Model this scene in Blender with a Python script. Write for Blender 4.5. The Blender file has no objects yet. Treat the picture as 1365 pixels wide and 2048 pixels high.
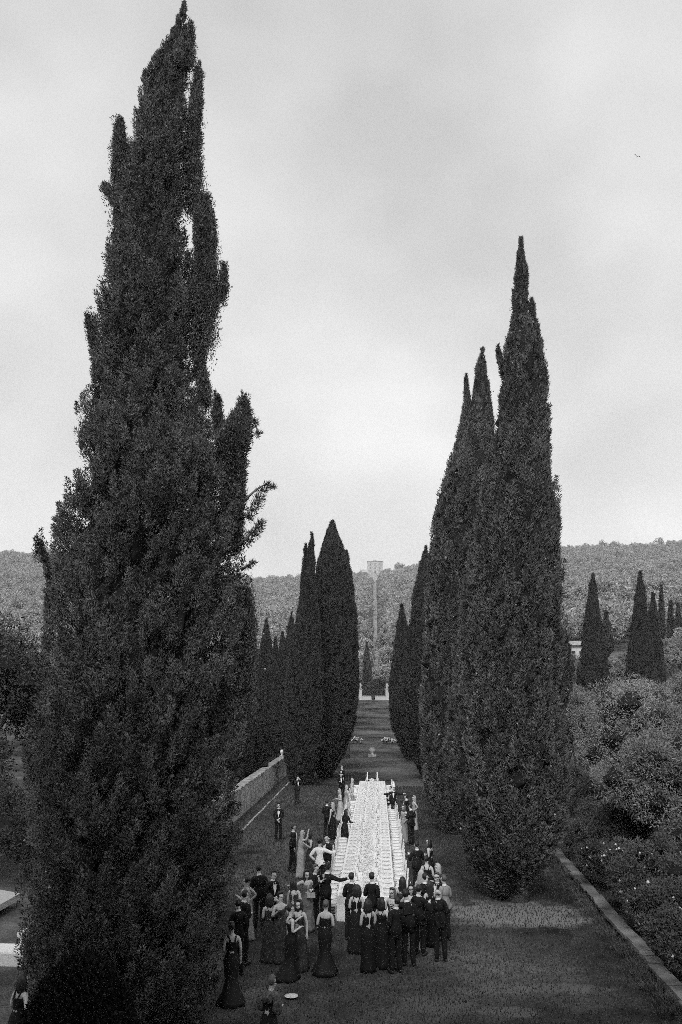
import bpy, math, random
import numpy as np
from mathutils import Vector, Matrix
R = math.radians
random.seed(7)
RNG = np.random.default_rng(11)
SC = bpy.context.scene
COL = SC.collection

# ------------------------------------------------------------------ camera
HC = 7.1                       # camera height: an upper window of the villa
PITCH, YAW, LENS = R(12.77), R(2.54), 28.0
F = LENS / 36.0 * 2048.0
cd = bpy.data.cameras.new('camera')
cam = bpy.data.objects.new('camera', cd)
COL.objects.link(cam)
cam.location = (0, 0, HC)
cam.rotation_euler = (R(90) + PITCH, 0, YAW)
cd.sensor_fit = 'VERTICAL'
cd.sensor_height = 36.0
cd.lens = LENS
cd.clip_start = 0.1
cd.clip_end = 6000
SC.camera = cam
SC.render.resolution_x, SC.render.resolution_y = 682, 1024

# ------------------------------------------------------------------ world: overcast, black-and-white film
SUN_EL, SUN_AZ = R(40), R(-176)      # sun azimuth measured from +Y towards +X
SKY_STRENGTH = 0.12
W = bpy.data.worlds.new('World')
SC.world = W
W.use_nodes = True
nt = W.node_tree
nt.nodes.clear()
def N(nt, t, **kw):
    n = nt.nodes.new(t)
    for k, v in kw.items():
        setattr(n, k, v)
    return n
out = N(nt, 'ShaderNodeOutputWorld')
bg = N(nt, 'ShaderNodeBackground')
sky = N(nt, 'ShaderNodeTexSky', sky_type='NISHITA', sun_disc=False)
sky.sun_elevation = SUN_EL
sky.sun_rotation = SUN_AZ
sky.dust_density = 4.0
bw = N(nt, 'ShaderNodeRGBToBW')
tc = N(nt, 'ShaderNodeTexCoord')
sep = N(nt, 'ShaderNodeSeparateXYZ')
mp = N(nt, 'ShaderNodeMapping')
mp.inputs['Scale'].default_value = (1.0, 1.0, 1.35)
n1 = N(nt, 'ShaderNodeTexNoise')
n1.inputs['Scale'].default_value = 3.3
n1.inputs['Detail'].default_value = 3.0
n1.inputs['Roughness'].default_value = 0.5
n1.inputs['Distortion'].default_value = 0.0
r1 = N(nt, 'ShaderNodeMapRange')
r1.inputs['From Min'].default_value = 0.32
r1.inputs['From Max'].default_value = 0.70
r1.inputs['To Min'].default_value = 3.95
r1.inputs['To Max'].default_value = 5.55
mixc = N(nt, 'ShaderNodeMix', data_type='FLOAT')
mixc.inputs[0].default_value = 0.88          # overcast: mostly cloud layer, a little of the clear sky's own gradient
hz = N(nt, 'ShaderNodeMapRange')
hz.inputs['From Min'].default_value = 0.0
hz.inputs['From Max'].default_value = 0.75
hz.inputs['To Min'].default_value = 1.28
hz.inputs['To Max'].default_value = 0.93
mul = N(nt, 'ShaderNodeMath', operation='MULTIPLY')
L = nt.links.new
L(sky.outputs[0], bw.inputs[0])
L(tc.outputs['Generated'], mp.inputs[0])
L(mp.outputs[0], n1.inputs['Vector'])
L(n1.outputs['Fac'], r1.inputs['Value'])
L(tc.outputs['Generated'], sep.inputs[0])
L(sep.outputs['Z'], hz.inputs['Value'])
L(r1.outputs[0], mul.inputs[0])
L(hz.outputs[0], mul.inputs[1])
L(bw.outputs[0], mixc.inputs[2])
L(mul.outputs[0], mixc.inputs[3])
L(mixc.outputs[0], bg.inputs['Color'])
bg.inputs['Strength'].default_value = SKY_STRENGTH
L(bg.outputs[0], out.inputs[0])

sd = bpy.data.lights.new('sun', 'SUN')
sd.energy = 1.7
sd.angle = R(22)
sd.color = (1.0, 1.0, 1.0)
sun = bpy.data.objects.new('sun', sd)
COL.objects.link(sun)
sdir = Vector((math.sin(SUN_AZ) * math.cos(SUN_EL), math.cos(SUN_AZ) * math.cos(SUN_EL), math.sin(SUN_EL)))
sun.rotation_euler = sdir.to_track_quat('Z', 'Y').to_euler()

vs = SC.view_settings
vs.view_transform = 'Standard'
vs.look = 'None'
vs.gamma = 1.0
vs.exposure = 0.50
vs.use_curve_mapping = False
SC.cycles.use_denoising = False      # keep the grain of the high-speed film look
SC.cycles.filter_width = 0.8
SC.cycles.use_adaptive_sampling = True
SC.cycles.adaptive_threshold = 0.10
SC.cycles.adaptive_min_samples = 16
SC.cycles.max_bounces = 6
SC.cycles.diffuse_bounces = 3
SC.cycles.glossy_bounces = 2
SC.cycles.transmission_bounces = 4
SC.cycles.volume_bounces = 1
SC.cycles.transparent_max_bounces = 6
SC.cycles.volume_max_steps = 64

# ------------------------------------------------------------------ photo pixel -> point in the place
_f = Vector((-math.sin(YAW) * math.cos(PITCH), math.cos(YAW) * math.cos(PITCH), math.sin(PITCH)))
_r = Vector((math.cos(YAW), math.sin(YAW), 0))
_u = _r.cross(_f)
def ray(px, py):
    return _f + _r * ((px - 682.5) / F) + _u * ((1024 - py) / F)
def at_y(px, py, Y):
    d = ray(px, py)
    return Vector((0, 0, HC)) + d * (Y / d.y)
def at_z(px, py, z):
    d = ray(px, py)
    return Vector((0, 0, HC)) + d * ((z - HC) / d.z)
def sstep(t):
    t = np.clip(t, 0, 1)
    return t * t * (3 - 2 * t)

# ------------------------------------------------------------------ terrain
RIDGE_Y = 900.0
_rp = [(-700, 1090), (0, 1112), (60, 1106), (130, 1100), (400, 1148), (500, 1160), (600, 1158), (690, 1146), (735, 1143), (772, 1135), (840, 1124),
       (1000, 1112), (1130, 1100), (1200, 1090), (1290, 1084), (1365, 1082), (2000, 1080)]
_rx = np.array([at_y(a, b, RIDGE_Y).x for a, b in _rp])
_rz = np.array([at_y(a, b, RIDGE_Y).z for a, b in _rp])
def gz(x, y):
    x = np.asarray(x, float); y = np.asarray(y, float)
    t = np.clip((y - 75) / 135, 0, None)
    base = 5.2 * np.minimum(t, 1.0) ** 2 + np.clip(y - 210, 0, None) * 0.03
    side = np.clip((y - 50) * 0.10, 0, 22) * sstep((x - 12) / 22) * (1 - sstep((y - 260) / 200))
    side2 = np.clip((y - 60) * 0.05, 0, 14) * sstep((-x - 16) / 22) * (1 - sstep((y - 260) / 200))
    xr = x * RIDGE_Y / np.maximum(y, 150)
    rz = np.interp(xr, _rx, _rz) + 3.0 * np.sin(x * 0.021 + 1.0) * np.sin(y * 0.013)
    k = np.clip((y - 235) / (RIDGE_Y - 235), 0, 1.0)
    k = k ** 1.12
    back = 1 - 0.5 * sstep((y - RIDGE_Y) / 400)
    hill = (rz - 12.0) * k * back * np.where(y > 235, 1, 0)
    return base * (1 - 0.9 * k) + side + side2 + hill
def gzf(x, y):
    return float(gz(x, y))

# ------------------------------------------------------------------ materials (all greys: the photograph is black and white)
MATS = {}
def mat(name, v, rough=0.8, spec=0.3, nscale=0, namt=0.0, bump=0.0, bscale=20, attr=None, amt=0.9, metal=0):
    if name in MATS:
        return MATS[name]
    m = bpy.data.materials.new(name)
    m.use_nodes = True
    t = m.node_tree
    b = t.nodes['Principled BSDF']
    b.inputs['Roughness'].default_value = rough
    b.inputs['Specular IOR Level'].default_value = spec
    b.inputs['Metallic'].default_value = metal
    b.inputs['Base Color'].default_value = (v, v, v, 1)
    src = None
    if attr:
        a = N(t, 'ShaderNodeAttribute', attribute_name=attr)
        mr = N(t, 'ShaderNodeMapRange')
        mr.inputs['To Min'].default_value = v * (1 - amt * 0.6)
        mr.inputs['To Max'].default_value = v * (1 + amt)
        t.links.new(a.outputs['Fac'], mr.inputs['Value'])
        src = mr.outputs[0]
    tcn = None
    if nscale:
        tcn = N(t, 'ShaderNodeTexCoord')
        nz = N(t, 'ShaderNodeTexNoise')
        nz.inputs['Scale'].default_value = nscale
        nz.inputs['Detail'].default_value = 6
        t.links.new(tcn.outputs['Object'], nz.inputs['Vector'])
        mr = N(t, 'ShaderNodeMapRange')
        mr.inputs['From Min'].default_value = 0.3
        mr.inputs['From Max'].default_value = 0.7
        mr.inputs['To Min'].default_value = v * (1 - namt)
        mr.inputs['To Max'].default_value = v * (1 + namt)
        t.links.new(nz.outputs['Fac'], mr.inputs['Value'])
        if src is None:
            src = mr.outputs[0]
    if src is not None:
        t.links.new(src, b.inputs['Base Color'])
    if bump:
        tcn = tcn or N(t, 'ShaderNodeTexCoord')
        nb = N(t, 'ShaderNodeTexNoise')
        nb.inputs['Scale'].default_value = bscale
        nb.inputs['Detail'].default_value = 4
        t.links.new(tcn.outputs['Object'], nb.inputs['Vector'])
        bp = N(t, 'ShaderNodeBump')
        bp.inputs['Strength'].default_value = bump
        bp.inputs['Distance'].default_value = 0.03
        t.links.new(nb.outputs['Fac'], bp.inputs['Height'])
        t.links.new(bp.outputs[0], b.inputs['Normal'])
    MATS[name] = m
    return m

_w = [at_z(px, py, 0) for px, py in ((1030, 1828), (1010, 1975), (1120, 1978), (1030, 2025), (880, 2010), (620, 1700))]
WORN_AND_PALE = [(_w[0].x, _w[0].y, 2.5, 1.5, .20, 1), (_w[1].x, _w[1].y, .7, .5, .13, .8), (_w[2].x, _w[2].y, 1.1, .35, .13, .8), (_w[3].x, _w[3].y, .8, .3, .13, .8), (_w[4].x, _w[4].y, .8, .6, .11, .7), (_w[5].x, _w[5].y, 2.5, 9.0, .11, .6)]
def lawn_material():
    m = bpy.data.materials.new('lawn_grass')
    m.use_nodes = True
    t = m.node_tree
    b = t.nodes['Principled BSDF']
    b.inputs['Roughness'].default_value = 0.95
    b.inputs['Specular IOR Level'].default_value = 0.1
    g = N(t, 'ShaderNodeNewGeometry')
    big = N(t, 'ShaderNodeTexNoise'); big.inputs['Scale'].default_value = 0.12; big.inputs['Detail'].default_value = 5
    big.inputs['Roughness'].default_value = 0.62
    mid = N(t, 'ShaderNodeTexNoise'); mid.inputs['Scale'].default_value = 1.7; mid.inputs['Detail'].default_value = 6
    fine = N(t, 'ShaderNodeTexNoise'); fine.inputs['Scale'].default_value = 14; fine.inputs['Detail'].default_value = 3
    for n in (big, mid, fine):
        t.links.new(g.outputs['Position'], n.inputs['Vector'])
    def mr(n, a, c, lo, hi):
        q = N(t, 'ShaderNodeMapRange')
        q.inputs['From Min'].default_value = a; q.inputs['From Max'].default_value = c
        q.inputs['To Min'].default_value = lo; q.inputs['To Max'].default_value = hi
        t.links.new(n.outputs['Fac'], q.inputs['Value'])
        return q
    q1 = mr(big, .38, .62, .014, .11)
    q2 = mr(mid, .3, .7, .85, 1.4)
    q3 = mr(fine, .3, .7, .6, 1.4)
    a = N(t, 'ShaderNodeMath', operation='MULTIPLY'); c = N(t, 'ShaderNodeMath', operation='MULTIPLY')
    t.links.new(q1.outputs[0], a.inputs[0]); t.links.new(q2.outputs[0], a.inputs[1])
    t.links.new(a.outputs[0], c.inputs[0]); t.links.new(q3.outputs[0], c.inputs[1])
    t.links.new(c.outputs[0], b.inputs['Base Color'])
    last = c.outputs[0]                       # worn, dry patches of bare soil: under the near right cypress and two by the house; the broad mid-left one is simply paler
    wob = N(t, 'ShaderNodeTexNoise'); wob.inputs['Scale'].default_value = 1.1; wob.inputs['Detail'].default_value = 6; t.links.new(g.outputs['Position'], wob.inputs['Vector'])
    for (cx, cy, rx, ry, val, k) in WORN_AND_PALE:
        sb = N(t, 'ShaderNodeVectorMath', operation='SUBTRACT'); sb.inputs[1].default_value = (cx, cy, 0); t.links.new(g.outputs['Position'], sb.inputs[0])
        dv = N(t, 'ShaderNodeVectorMath', operation='DIVIDE'); dv.inputs[1].default_value = (rx, ry, 1000); t.links.new(sb.outputs[0], dv.inputs[0])
        ln = N(t, 'ShaderNodeVectorMath', operation='LENGTH'); t.links.new(dv.outputs[0], ln.inputs[0])
        ad = N(t, 'ShaderNodeMath', operation='MULTIPLY_ADD'); ad.inputs[1].default_value = 1.9; t.links.new(wob.outputs['Fac'], ad.inputs[0]); t.links.new(ln.outputs['Value'], ad.inputs[2])
        q = N(t, 'ShaderNodeMapRange'); q.inputs['From Min'].default_value = 1.75; q.inputs['From Max'].default_value = 2.15; q.inputs['To Min'].default_value = k; q.inputs['To Max'].default_value = 0
        t.links.new(ad.outputs[0], q.inputs['Value'])
        mx = N(t, 'ShaderNodeMix', data_type='FLOAT'); t.links.new(q.outputs[0], mx.inputs[0]); t.links.new(last, mx.inputs[2]); mx.inputs[3].default_value = val; last = mx.outputs[0]
    t.links.new(last, b.inputs['Base Color'])
    bp = N(t, 'ShaderNodeBump'); bp.inputs['Strength'].default_value = 0.7; bp.inputs['Distance'].default_value = 0.06
    t.links.new(fine.outputs['Fac'], bp.inputs['Height']); t.links.new(bp.outputs[0], b.inputs['Normal'])
    return m

M_LAWN = lawn_material()
M_CYP = mat('cypress_foliage', 0.090, 0.75, 0.15, attr='shade', amt=1.4)
M_CYPF = mat('far_cypress_foliage', 0.045, 0.8, 0.12, attr='shade')
M_BARK = mat('bark', 0.14, 0.9, nscale=6, namt=.4, bump=.6)
M_CONE = mat('cypress_cone', 0.36, 0.7)
M_CORE_SHADE = mat('inner_core', 0.022, 0.95, 0.05)  # near-black crown cores: shade between the leaves put into the colour
M_OLIVE = mat('olive_foliage', 0.18, 0.7, 0.25, attr='shade')
M_BROAD = mat('broadleaf_foliage', 0.042, 0.7, 0.25, attr='shade')
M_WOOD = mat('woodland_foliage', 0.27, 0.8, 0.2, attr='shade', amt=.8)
M_SHRUB = mat('shrub_foliage', 0.075, 0.7, 0.2, attr='shade')
M_BLOSSOM = mat('blossom', 0.62, 0.7)
M_GRASS = mat('grass_blades', 0.052, 0.8, 0.2, attr='shade', amt=.8)
M_STONE = mat('wall_stone', 0.38, 0.95, nscale=2.2, namt=.45, bump=.9, bscale=5)
M_COPE = mat('coping_stone', 0.32, 0.95, nscale=2.4, namt=.55, bump=.6, bscale=9)
M_PALE = mat('pale_stucco', 0.50, 0.9, nscale=.4, namt=.2)
M_EARTH = mat('bare_earth', 0.22, 0.95, nscale=1.3, namt=.45, bump=.8, bscale=8)
M_WHITE = mat('white_paint', 0.80, 0.5)
M_CUSH = mat('white_cushion', 0.80, 0.9)
M_CLOTH = mat('white_linen', 0.82, 0.9, bump=.15, bscale=6)
M_GREYLINEN = mat('grey_linen', 0.68, 0.9)
M_PORC = mat('porcelain', 0.78, 0.25, 0.5)
M_CHARGER = mat('charger_grey', 0.74, 0.4)
M_CANDLE = mat('candle_wax', 0.85, 0.5)
M_BRASS = mat('dull_metal', 0.45, 0.35, metal=1)
M_SUIT = mat('black_wool', 0.016, 0.85, 0.15, bump=.9, bscale=9)
M_SUIT2 = mat('charcoal_wool', 0.030, 0.85, 0.15, bump=.9, bscale=9)
M_DRESS = mat('black_satin', 0.012, 0.7, 0.2, bump=.9, bscale=9)
M_DRESSD = mat('dark_patterned_fabric', 0.045, 0.8, 0.15, nscale=14, namt=.7)
M_DRESSG = mat('grey_patterned_fabric', 0.17, 0.8, 0.15, nscale=9, namt=.55)
M_DRESSL = mat('pale_satin', 0.46, 0.6, 0.3, bump=.9, bscale=9)
M_DRESSM = mat('mid_grey_satin', 0.28, 0.6, 0.3, nscale=6, namt=.2)
M_SHIRT = mat('white_shirt', 0.82, 0.8)
M_SKIN = mat('skin', 0.50, 0.55, 0.3)
M_HAIRD = mat('dark_hair', 0.022, 0.5, 0.4)
M_HAIRM = mat('brown_hair', 0.10, 0.55, 0.4)
M_HAIRL = mat('blond_hair', 0.42, 0.55, 0.4)
M_HAIRW = mat('grey_hair', 0.50, 0.6, 0.3)
M_SHOE = mat('black_leather', 0.02, 0.3, 0.5)
M_EYE = mat('eye_dark', 0.03, 0.3)
M_FUR = mat('grey_fur', 0.10, 0.95, nscale=18, namt=.8, bump=.8, bscale=30)
M_ROOF = mat('clay_roof', 0.22, 0.9, nscale=3, namt=.25)
M_GLASSD = mat('dark_window', 0.03, 0.2, 0.5)
M_HEDGE = mat('hedge_foliage', 0.045, 0.8, 0.15, attr='shade')
def glass_material():
    m = bpy.data.materials.new('clear_glass'); m.use_nodes = True
    b = m.node_tree.nodes['Principled BSDF']
    b.inputs['Base Color'].default_value = (.85, .85, .85, 1)
    b.inputs['Roughness'].default_value = 0.08
    b.inputs['Alpha'].default_value = 0.28
    return m
M_GLASS = glass_material()

# ------------------------------------------------------------------ object helpers
def tag(o, label=None, cat=None, group=None, kind=None):
    if label: o['label'] = label
    if cat: o['category'] = cat
    if group: o['group'] = group
    if kind: o['kind'] = kind
    return o
def empty(name, loc, rz=0):
    o = bpy.data.objects.new(name, None)
    o.empty_display_size = 0.3
    COL.objects.link(o)
    o.location = loc
    o.rotation_euler = (0, 0, rz)
    return o
def link(name, me, m, parent=None, loc=(0, 0, 0), rz=0):
    if not me.materials:
        for mm in (m if isinstance(m, (list, tuple)) else [m]): me.materials.append(mm)
    o = bpy.data.objects.new(name, me)
    COL.objects.link(o)
    o.location = loc
    o.rotation_euler = (0, 0, rz)
    if parent: o.parent = parent
    return o
def copy_tree(o, parent=None):
    c = o.copy()
    COL.objects.link(c)
    c.parent = parent
    for ch in list(o.children):
        copy_tree(ch, c)
    return c

def tri_mesh(name, P, shade=None, mats=None):
    """P: (n,3,3) loose triangles"""
    n = len(P)
    me = bpy.data.meshes.new(name)
    me.vertices.add(n * 3); me.loops.add(n * 3); me.polygons.add(n)
    me.vertices.foreach_set('co', P.reshape(-1).astype(np.float32))
    me.loops.foreach_set('vertex_index', np.arange(n * 3, dtype=np.int32))
    me.polygons.foreach_set('loop_start', np.arange(0, n * 3, 3, dtype=np.int32))
    if shade is not None:
        a = me.attributes.new('shade', 'FLOAT', 'FACE')
        a.data.foreach_set('value', shade.astype(np.float32))
    if mats is not None:
        me.polygons.foreach_set('material_index', mats.astype(np.int32))
    me.update(calc_edges=True)
    return me

class MB:
    def __init__(s): s.v = []; s.f = []
    def add(s, vs, fs):
        b = len(s.v); s.v += [tuple(p) for p in vs]; s.f += [tuple(b + i for i in f) for f in fs]
    def box(s, c, sz, rz=0, taper=1.0):
        x, y, z = sz[0] / 2, sz[1] / 2, sz[2] / 2
        co, si = math.cos(rz), math.sin(rz); vs = []
        for dz in (-1, 1):
            k = taper if dz > 0 else 1
            for dx, dy in ((-1, -1), (1, -1), (1, 1), (-1, 1)):
                px, py = dx * x * k, dy * y * k
                vs.append((c[0] + px * co - py * si, c[1] + px * si + py * co, c[2] + dz * z))
        s.add(vs, [(3, 2, 1, 0), (4, 5, 6, 7), (0, 1, 5, 4), (1, 2, 6, 5), (2, 3, 7, 6), (3, 0, 4, 7)])
    def tube(s, pts, rad, n=8, cap=True):
        pts = [Vector(p) for p in pts]; vs = []; fs = []
        if not isinstance(rad, (list, tuple)): rad = [rad] * len(pts)
        for i, p in enumerate(pts):
            d = (pts[min(i + 1, len(pts) - 1)] - pts[max(i - 1, 0)])
            d = d.normalized() if d.length > 1e-9 else Vector((0, 0, 1))
            a = d.orthogonal().normalized() if abs(d.z) < .9 else Vector((1, 0, 0))
            a = (a - d * a.dot(d)).normalized(); b = d.cross(a)
            for k in range(n):
                t = 2 * math.pi * k / n
                vs.append(p + (a * math.cos(t) + b * math.sin(t)) * rad[i])
        for i in range(len(pts) - 1):
            for k in range(n):
                fs.append((i * n + k, i * n + (k + 1) % n, (i + 1) * n + (k + 1) % n, (i + 1) * n + k))
        if cap:
            fs.append(tuple(range(n))[::-1]); fs.append(tuple((len(pts) - 1) * n + k for k in range(n)))
        s.add(vs, fs)
    def lathe(s, prof, c=(0, 0, 0), n=16, sx=1, sy=1, fold=0, nf=7, ph=0, lean=(0, 0)):
        vs = []; fs = []; z0 = prof[0][1]; z1 = prof[-1][1]
        for i, (r, z) in enumerate(prof):
            k = min(max((z - z0) / (z1 - z0 + 1e-9), 0), 1)
            for j in range(n):
                t = 2 * math.pi * j / n
                rr = r * (1 + fold * (1 - k) ** 1.5 * math.sin(nf * t + ph) + fold * .5 * (1 - k) * math.sin((nf - 3) * t + 2 * ph))
                vs.append((c[0] + rr * math.cos(t) * sx + lean[0] * k, c[1] + rr * math.sin(t) * sy + lean[1] * k, c[2] + z))
        for i in range(len(prof) - 1):
            for j in range(n):
                fs.append((i * n + j, i * n + (j + 1) % n, (i + 1) * n + (j + 1) % n, (i + 1) * n + j))
        fs.append(tuple(range(n))[::-1]); fs.append(tuple((len(prof) - 1) * n + k for k in range(n)))
        s.add(vs, fs)
    def ell(s, c, r, n=10, m=7, rot=None, cut=None):
        vs = []; fs = []
        for i in range(m + 1):
            ph = math.pi * i / m - math.pi / 2
            for j in range(n):
                t = 2 * math.pi * j / n
                p = Vector((r[0] * math.cos(ph) * math.cos(t), r[1] * math.cos(ph) * math.sin(t), r[2] * math.sin(ph)))
                if rot: p = rot @ p
                if cut: p = cut(p)
                vs.append(Vector(c) + p)
        for i in range(m):
            for j in range(n):
                fs.append((i * n + j, i * n + (j + 1) % n, (i + 1) * n + (j + 1) % n, (i + 1) * n + j))
        s.add(vs, fs)
    def mesh(s, name, smooth=False):
        me = bpy.data.meshes.new(name)
        me.from_pydata(s.v, [], s.f)
        if smooth: me.polygons.foreach_set('use_smooth', [True] * len(me.polygons))
        me.update()
        return me
    def build(s, name, m, parent=None, loc=(0, 0, 0), rz=0, smooth=False):
        return link(name, s.mesh(name, smooth), m, parent, loc, rz)

# ------------------------------------------------------------------ ground
def build_ground():
    xs = np.concatenate([-np.geomspace(1300, 62, 40), np.arange(-60, 61, 3.0), np.geomspace(62, 1300, 40)])
    ys = np.concatenate([np.arange(-60, 75, 9.0), np.arange(75, 260, 5.0), np.arange(260, 1000, 14.0), np.arange(1000, 1700, 50.0)])
    X, Y = np.meshgrid(xs, ys)
    Z = gz(X, Y)
    V = np.stack([X, Y, Z], -1).reshape(-1, 3)
    nx = len(xs); fs = []
    for j in range(len(ys) - 1):
        for i in range(nx - 1):
            a = j * nx + i
            fs.append((a, a + 1, a + nx + 1, a + nx))
    me = bpy.data.meshes.new('ground')
    me.from_pydata(V.tolist(), [], fs)
    me.polygons.foreach_set('use_smooth', [True] * len(me.polygons))
    tag(link('ground', me, M_LAWN), 'dark lawn of the cypress avenue rising to the wooded hill', 'ground', kind='structure')
build_ground()

# grass: blades all over the near lawn
def grass():
    n = 90000
    u = RNG.random(n)
    y = 15 + 50 * u ** 1.5
    x = RNG.uniform(-8.0, 8.0, n)
    z = gz(x, y)
    a = RNG.uniform(0, 2 * math.pi, n); h = RNG.uniform(.03, .075, n) * (1 + (y - 15) / 60); w = RNG.uniform(.008, .016, n) * (1 + (y - 15) / 25)
    b = np.stack([x, y, z], -1); s = np.stack([np.cos(a), np.sin(a), np.zeros(n)], -1) * w[:, None]
    tip = b + np.stack([RNG.normal(0, .02, n), RNG.normal(0, .02, n), h], -1)
    P = np.stack([b - s, b + s, tip], 1)
    patch = .5 + .5 * np.sin(x * .9 + 1.3 * np.sin(y * .35)) * np.sin(y * .45 + x * .2)
    sh = np.clip(RNG.random(n) * .6 + patch * .4, 0, 1)
    tag(link('grass', tri_mesh('grass', P, sh), M_GRASS), 'short dark grass of the lawn around the long table', 'grass', kind='stuff')
grass()

# ------------------------------------------------------------------ walls
def wall(name, label, x, y0, y1, h, t, seed, cap=.08, turn=0, mb=None, mc=None):
    rr = random.Random(seed)
    root = empty(name, (x, y0, gzf(x, y0)), turn)
    tag(root, label, 'wall')
    n = int((y1 - y0) / .7); m = MB(); vs = []; fs = []
    for i in range(n + 1):
        yy = (y1 - y0) * i / n; j = rr.uniform(-.03, .03)
        for (dx, dz) in ((-t / 2 - .03, -.2), (-t / 2 + j, h), (t / 2 + j, h), (t / 2 + .03, -.2)):
            vs.append((dx, yy, dz + rr.uniform(-.02, .02)))
    for i in range(n):
        for k in range(4):
            fs.append((i * 4 + k, i * 4 + (k + 1) % 4, (i + 1) * 4 + (k + 1) % 4, (i + 1) * 4 + k))
    fs.append((0, 3, 2, 1)); fs.append((n * 4, n * 4 + 1, n * 4 + 2, n * 4 + 3))
    m.add(vs, fs); m.build('wall_body', mb or M_STONE, root)
    c = MB(); y = 0.0
    while y < y1 - y0 - .3:
        l = rr.uniform(.35, .95); l = min(l, y1 - y0 - y)
        c.box((rr.uniform(-.035, .035), y + l / 2, h + cap / 2 + .025), (t + rr.uniform(.02, .14), l - rr.uniform(.01, .05), cap + rr.uniform(-.03, .03)), rr.uniform(-.05, .05))
        y += l
    c.build('coping', mc or M_COPE, root)
    return root
wall('stone_wall', 'pale rough stone garden wall on the left edge of the lawn', -8.35, 38, 73.5, 1.55, .5, 1)
wall('stone_wall', 'low pale wall running beneath the rose hedge on the right', 6.72, 15, 46, .20, .30, 2, turn=-.048, mb=mat('mossy_stone', .15, .95, nscale=1.6, namt=.6, bump=.9, bscale=6), mc=mat('mossy_coping', .17, .95, nscale=1.1, namt=.75, bump=.9, bscale=9))
# edging line on the grass beside the left wall
m = MB(); y = 44.0
while y < 70:
    m.box((-7.2 + .02 * math.sin(y), y + .45, .0), (.12, .88, .05)); y += .92
tag(m.build('stone_edging', M_STONE), 'thin pale stone edging line in the grass beside the left wall', 'edging')
# rolled things lying on the wall end: a lamp ball and a dark bag
m = MB(); m.lathe([(.11, 0), (.12, .05), (.05, .09), (.05, .14), (.13, .20), (.17, .30), (.16, .40), (.09, .48), (.02, .52)], n=14)
tag(m.build('globe_lamp', M_WHITE, loc=(-8.45, 72.9, 1.67), smooth=True), 'small white globe lamp standing on the far end of the left wall', 'lamp')
m = MB(); m.lathe([(.22, 0), (.26, .08), (.24, .22), (.10, .30), (.04, .32)], n=10, sy=1.5); m.tube([(0, -.2, .22), (0, -.1, .42), (0, .1, .42), (0, .2, .22)], .02)
tag(m.build('bag', M_SUIT, loc=(-8.5, 62.5, 1.66), smooth=True), 'dark bag left on top of the left stone wall', 'bag')

# ------------------------------------------------------------------ unseen facade added behind the camera to shade the near lawn and lower trees
def shade_facade():
    root = empty('shade_facade', (0, -1.2, 0)); tag(root, 'pale plastered facade added unseen behind the camera to shade the lawn', 'building')
    H_, W_ = 19.0, 52.0; pl_ = mat('facade_plaster', .22, .9, nscale=.6, namt=.25)
    m = MB()
    cols = [-22, -15, -8, 0, 8, 15, 22]; lv = [(0, .6), (.6, 3.4), (3.4, 6.0), (6.0, 8.9), (8.9, 12.0), (12.0, 14.6), (14.6, H_)]
    x = -W_ / 2
    for c in cols:                                    # wall panels left open where the windows sit
        m.box(((x + c - .75) / 2, -.25, H_ / 2), (c - .75 - x, .5, H_)); 
        for k in (0, 2, 4, 6): m.box((c, -.25, (lv[k][0] + lv[k][1]) / 2), (1.5, .5, lv[k][1] - lv[k][0]))
        x = c + .75
    m.box(((x + W_ / 2) / 2, -.25, H_ / 2), (W_ / 2 - x, .5, H_)); m.box((0, -7, H_ / 2), (W_, 12, H_)) if False else None
    m.build('wall', pl_, root)
    for c in cols:
        for k in (1, 3, 5):
            if c == 0 and k == 3: continue            # the open window of the camera
            q = MB(); q.box((0, 0, 0), (1.5, .06, lv[k][1] - lv[k][0])); w = q.build('window', M_GLASSD, root, loc=(c, -.3, (lv[k][0] + lv[k][1]) / 2))
            q = MB(); q.box((0, .36, -(lv[k][1] - lv[k][0]) / 2 - .06), (1.9, .3, .12)); q.build('sill', M_COPE, w)
    m = MB(); m.box((0, .1, H_ + .2), (W_ + 1.2, 1.8, .4)); m.build('cornice', M_COPE, root)
    m = MB(); a, b = W_ / 2 + .8, 1.0
    m.add([(-a, b, H_ + .42), (a, b, H_ + .42), (a - 6, -6.5, H_ + 3), (-a + 6, -6.5, H_ + 3), (a, -14, H_ + .42), (-a, -14, H_ + .42)], [(0, 1, 2, 3), (3, 2, 4, 5), (0, 3, 5), (1, 4, 2), (0, 5, 4, 1)])
    m.build('roof', M_ROOF, root)
    m = MB()
    for sx in (-1, 1): m.box((sx * (W_ / 2 - .25), -7, H_ / 2), (.5, 12.9, H_))
    m.box((0, -13.7, H_ / 2), (W_, .5, H_)); m.build('side_wall', pl_, root)
shade_facade()

# ------------------------------------------------------------------ foliage generators (numpy, loose leaf triangles)
def unit(v):
    return v / (np.linalg.norm(v, axis=-1, keepdims=True) + 1e-9)
def leaf_tris(base, dirn, l, w, rng):
    n = len(base)
    s = unit(np.cross(dirn, rng.normal(size=(n, 3)))) * (w[:, None] * .5)
    k = base + dirn * (l[:, None] * .35)
    return np.stack([k - s, k + s, base + dirn * l[:, None]], 1) if False else np.stack([base - s, base + s, base + dirn * l[:, None]], 1)

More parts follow.
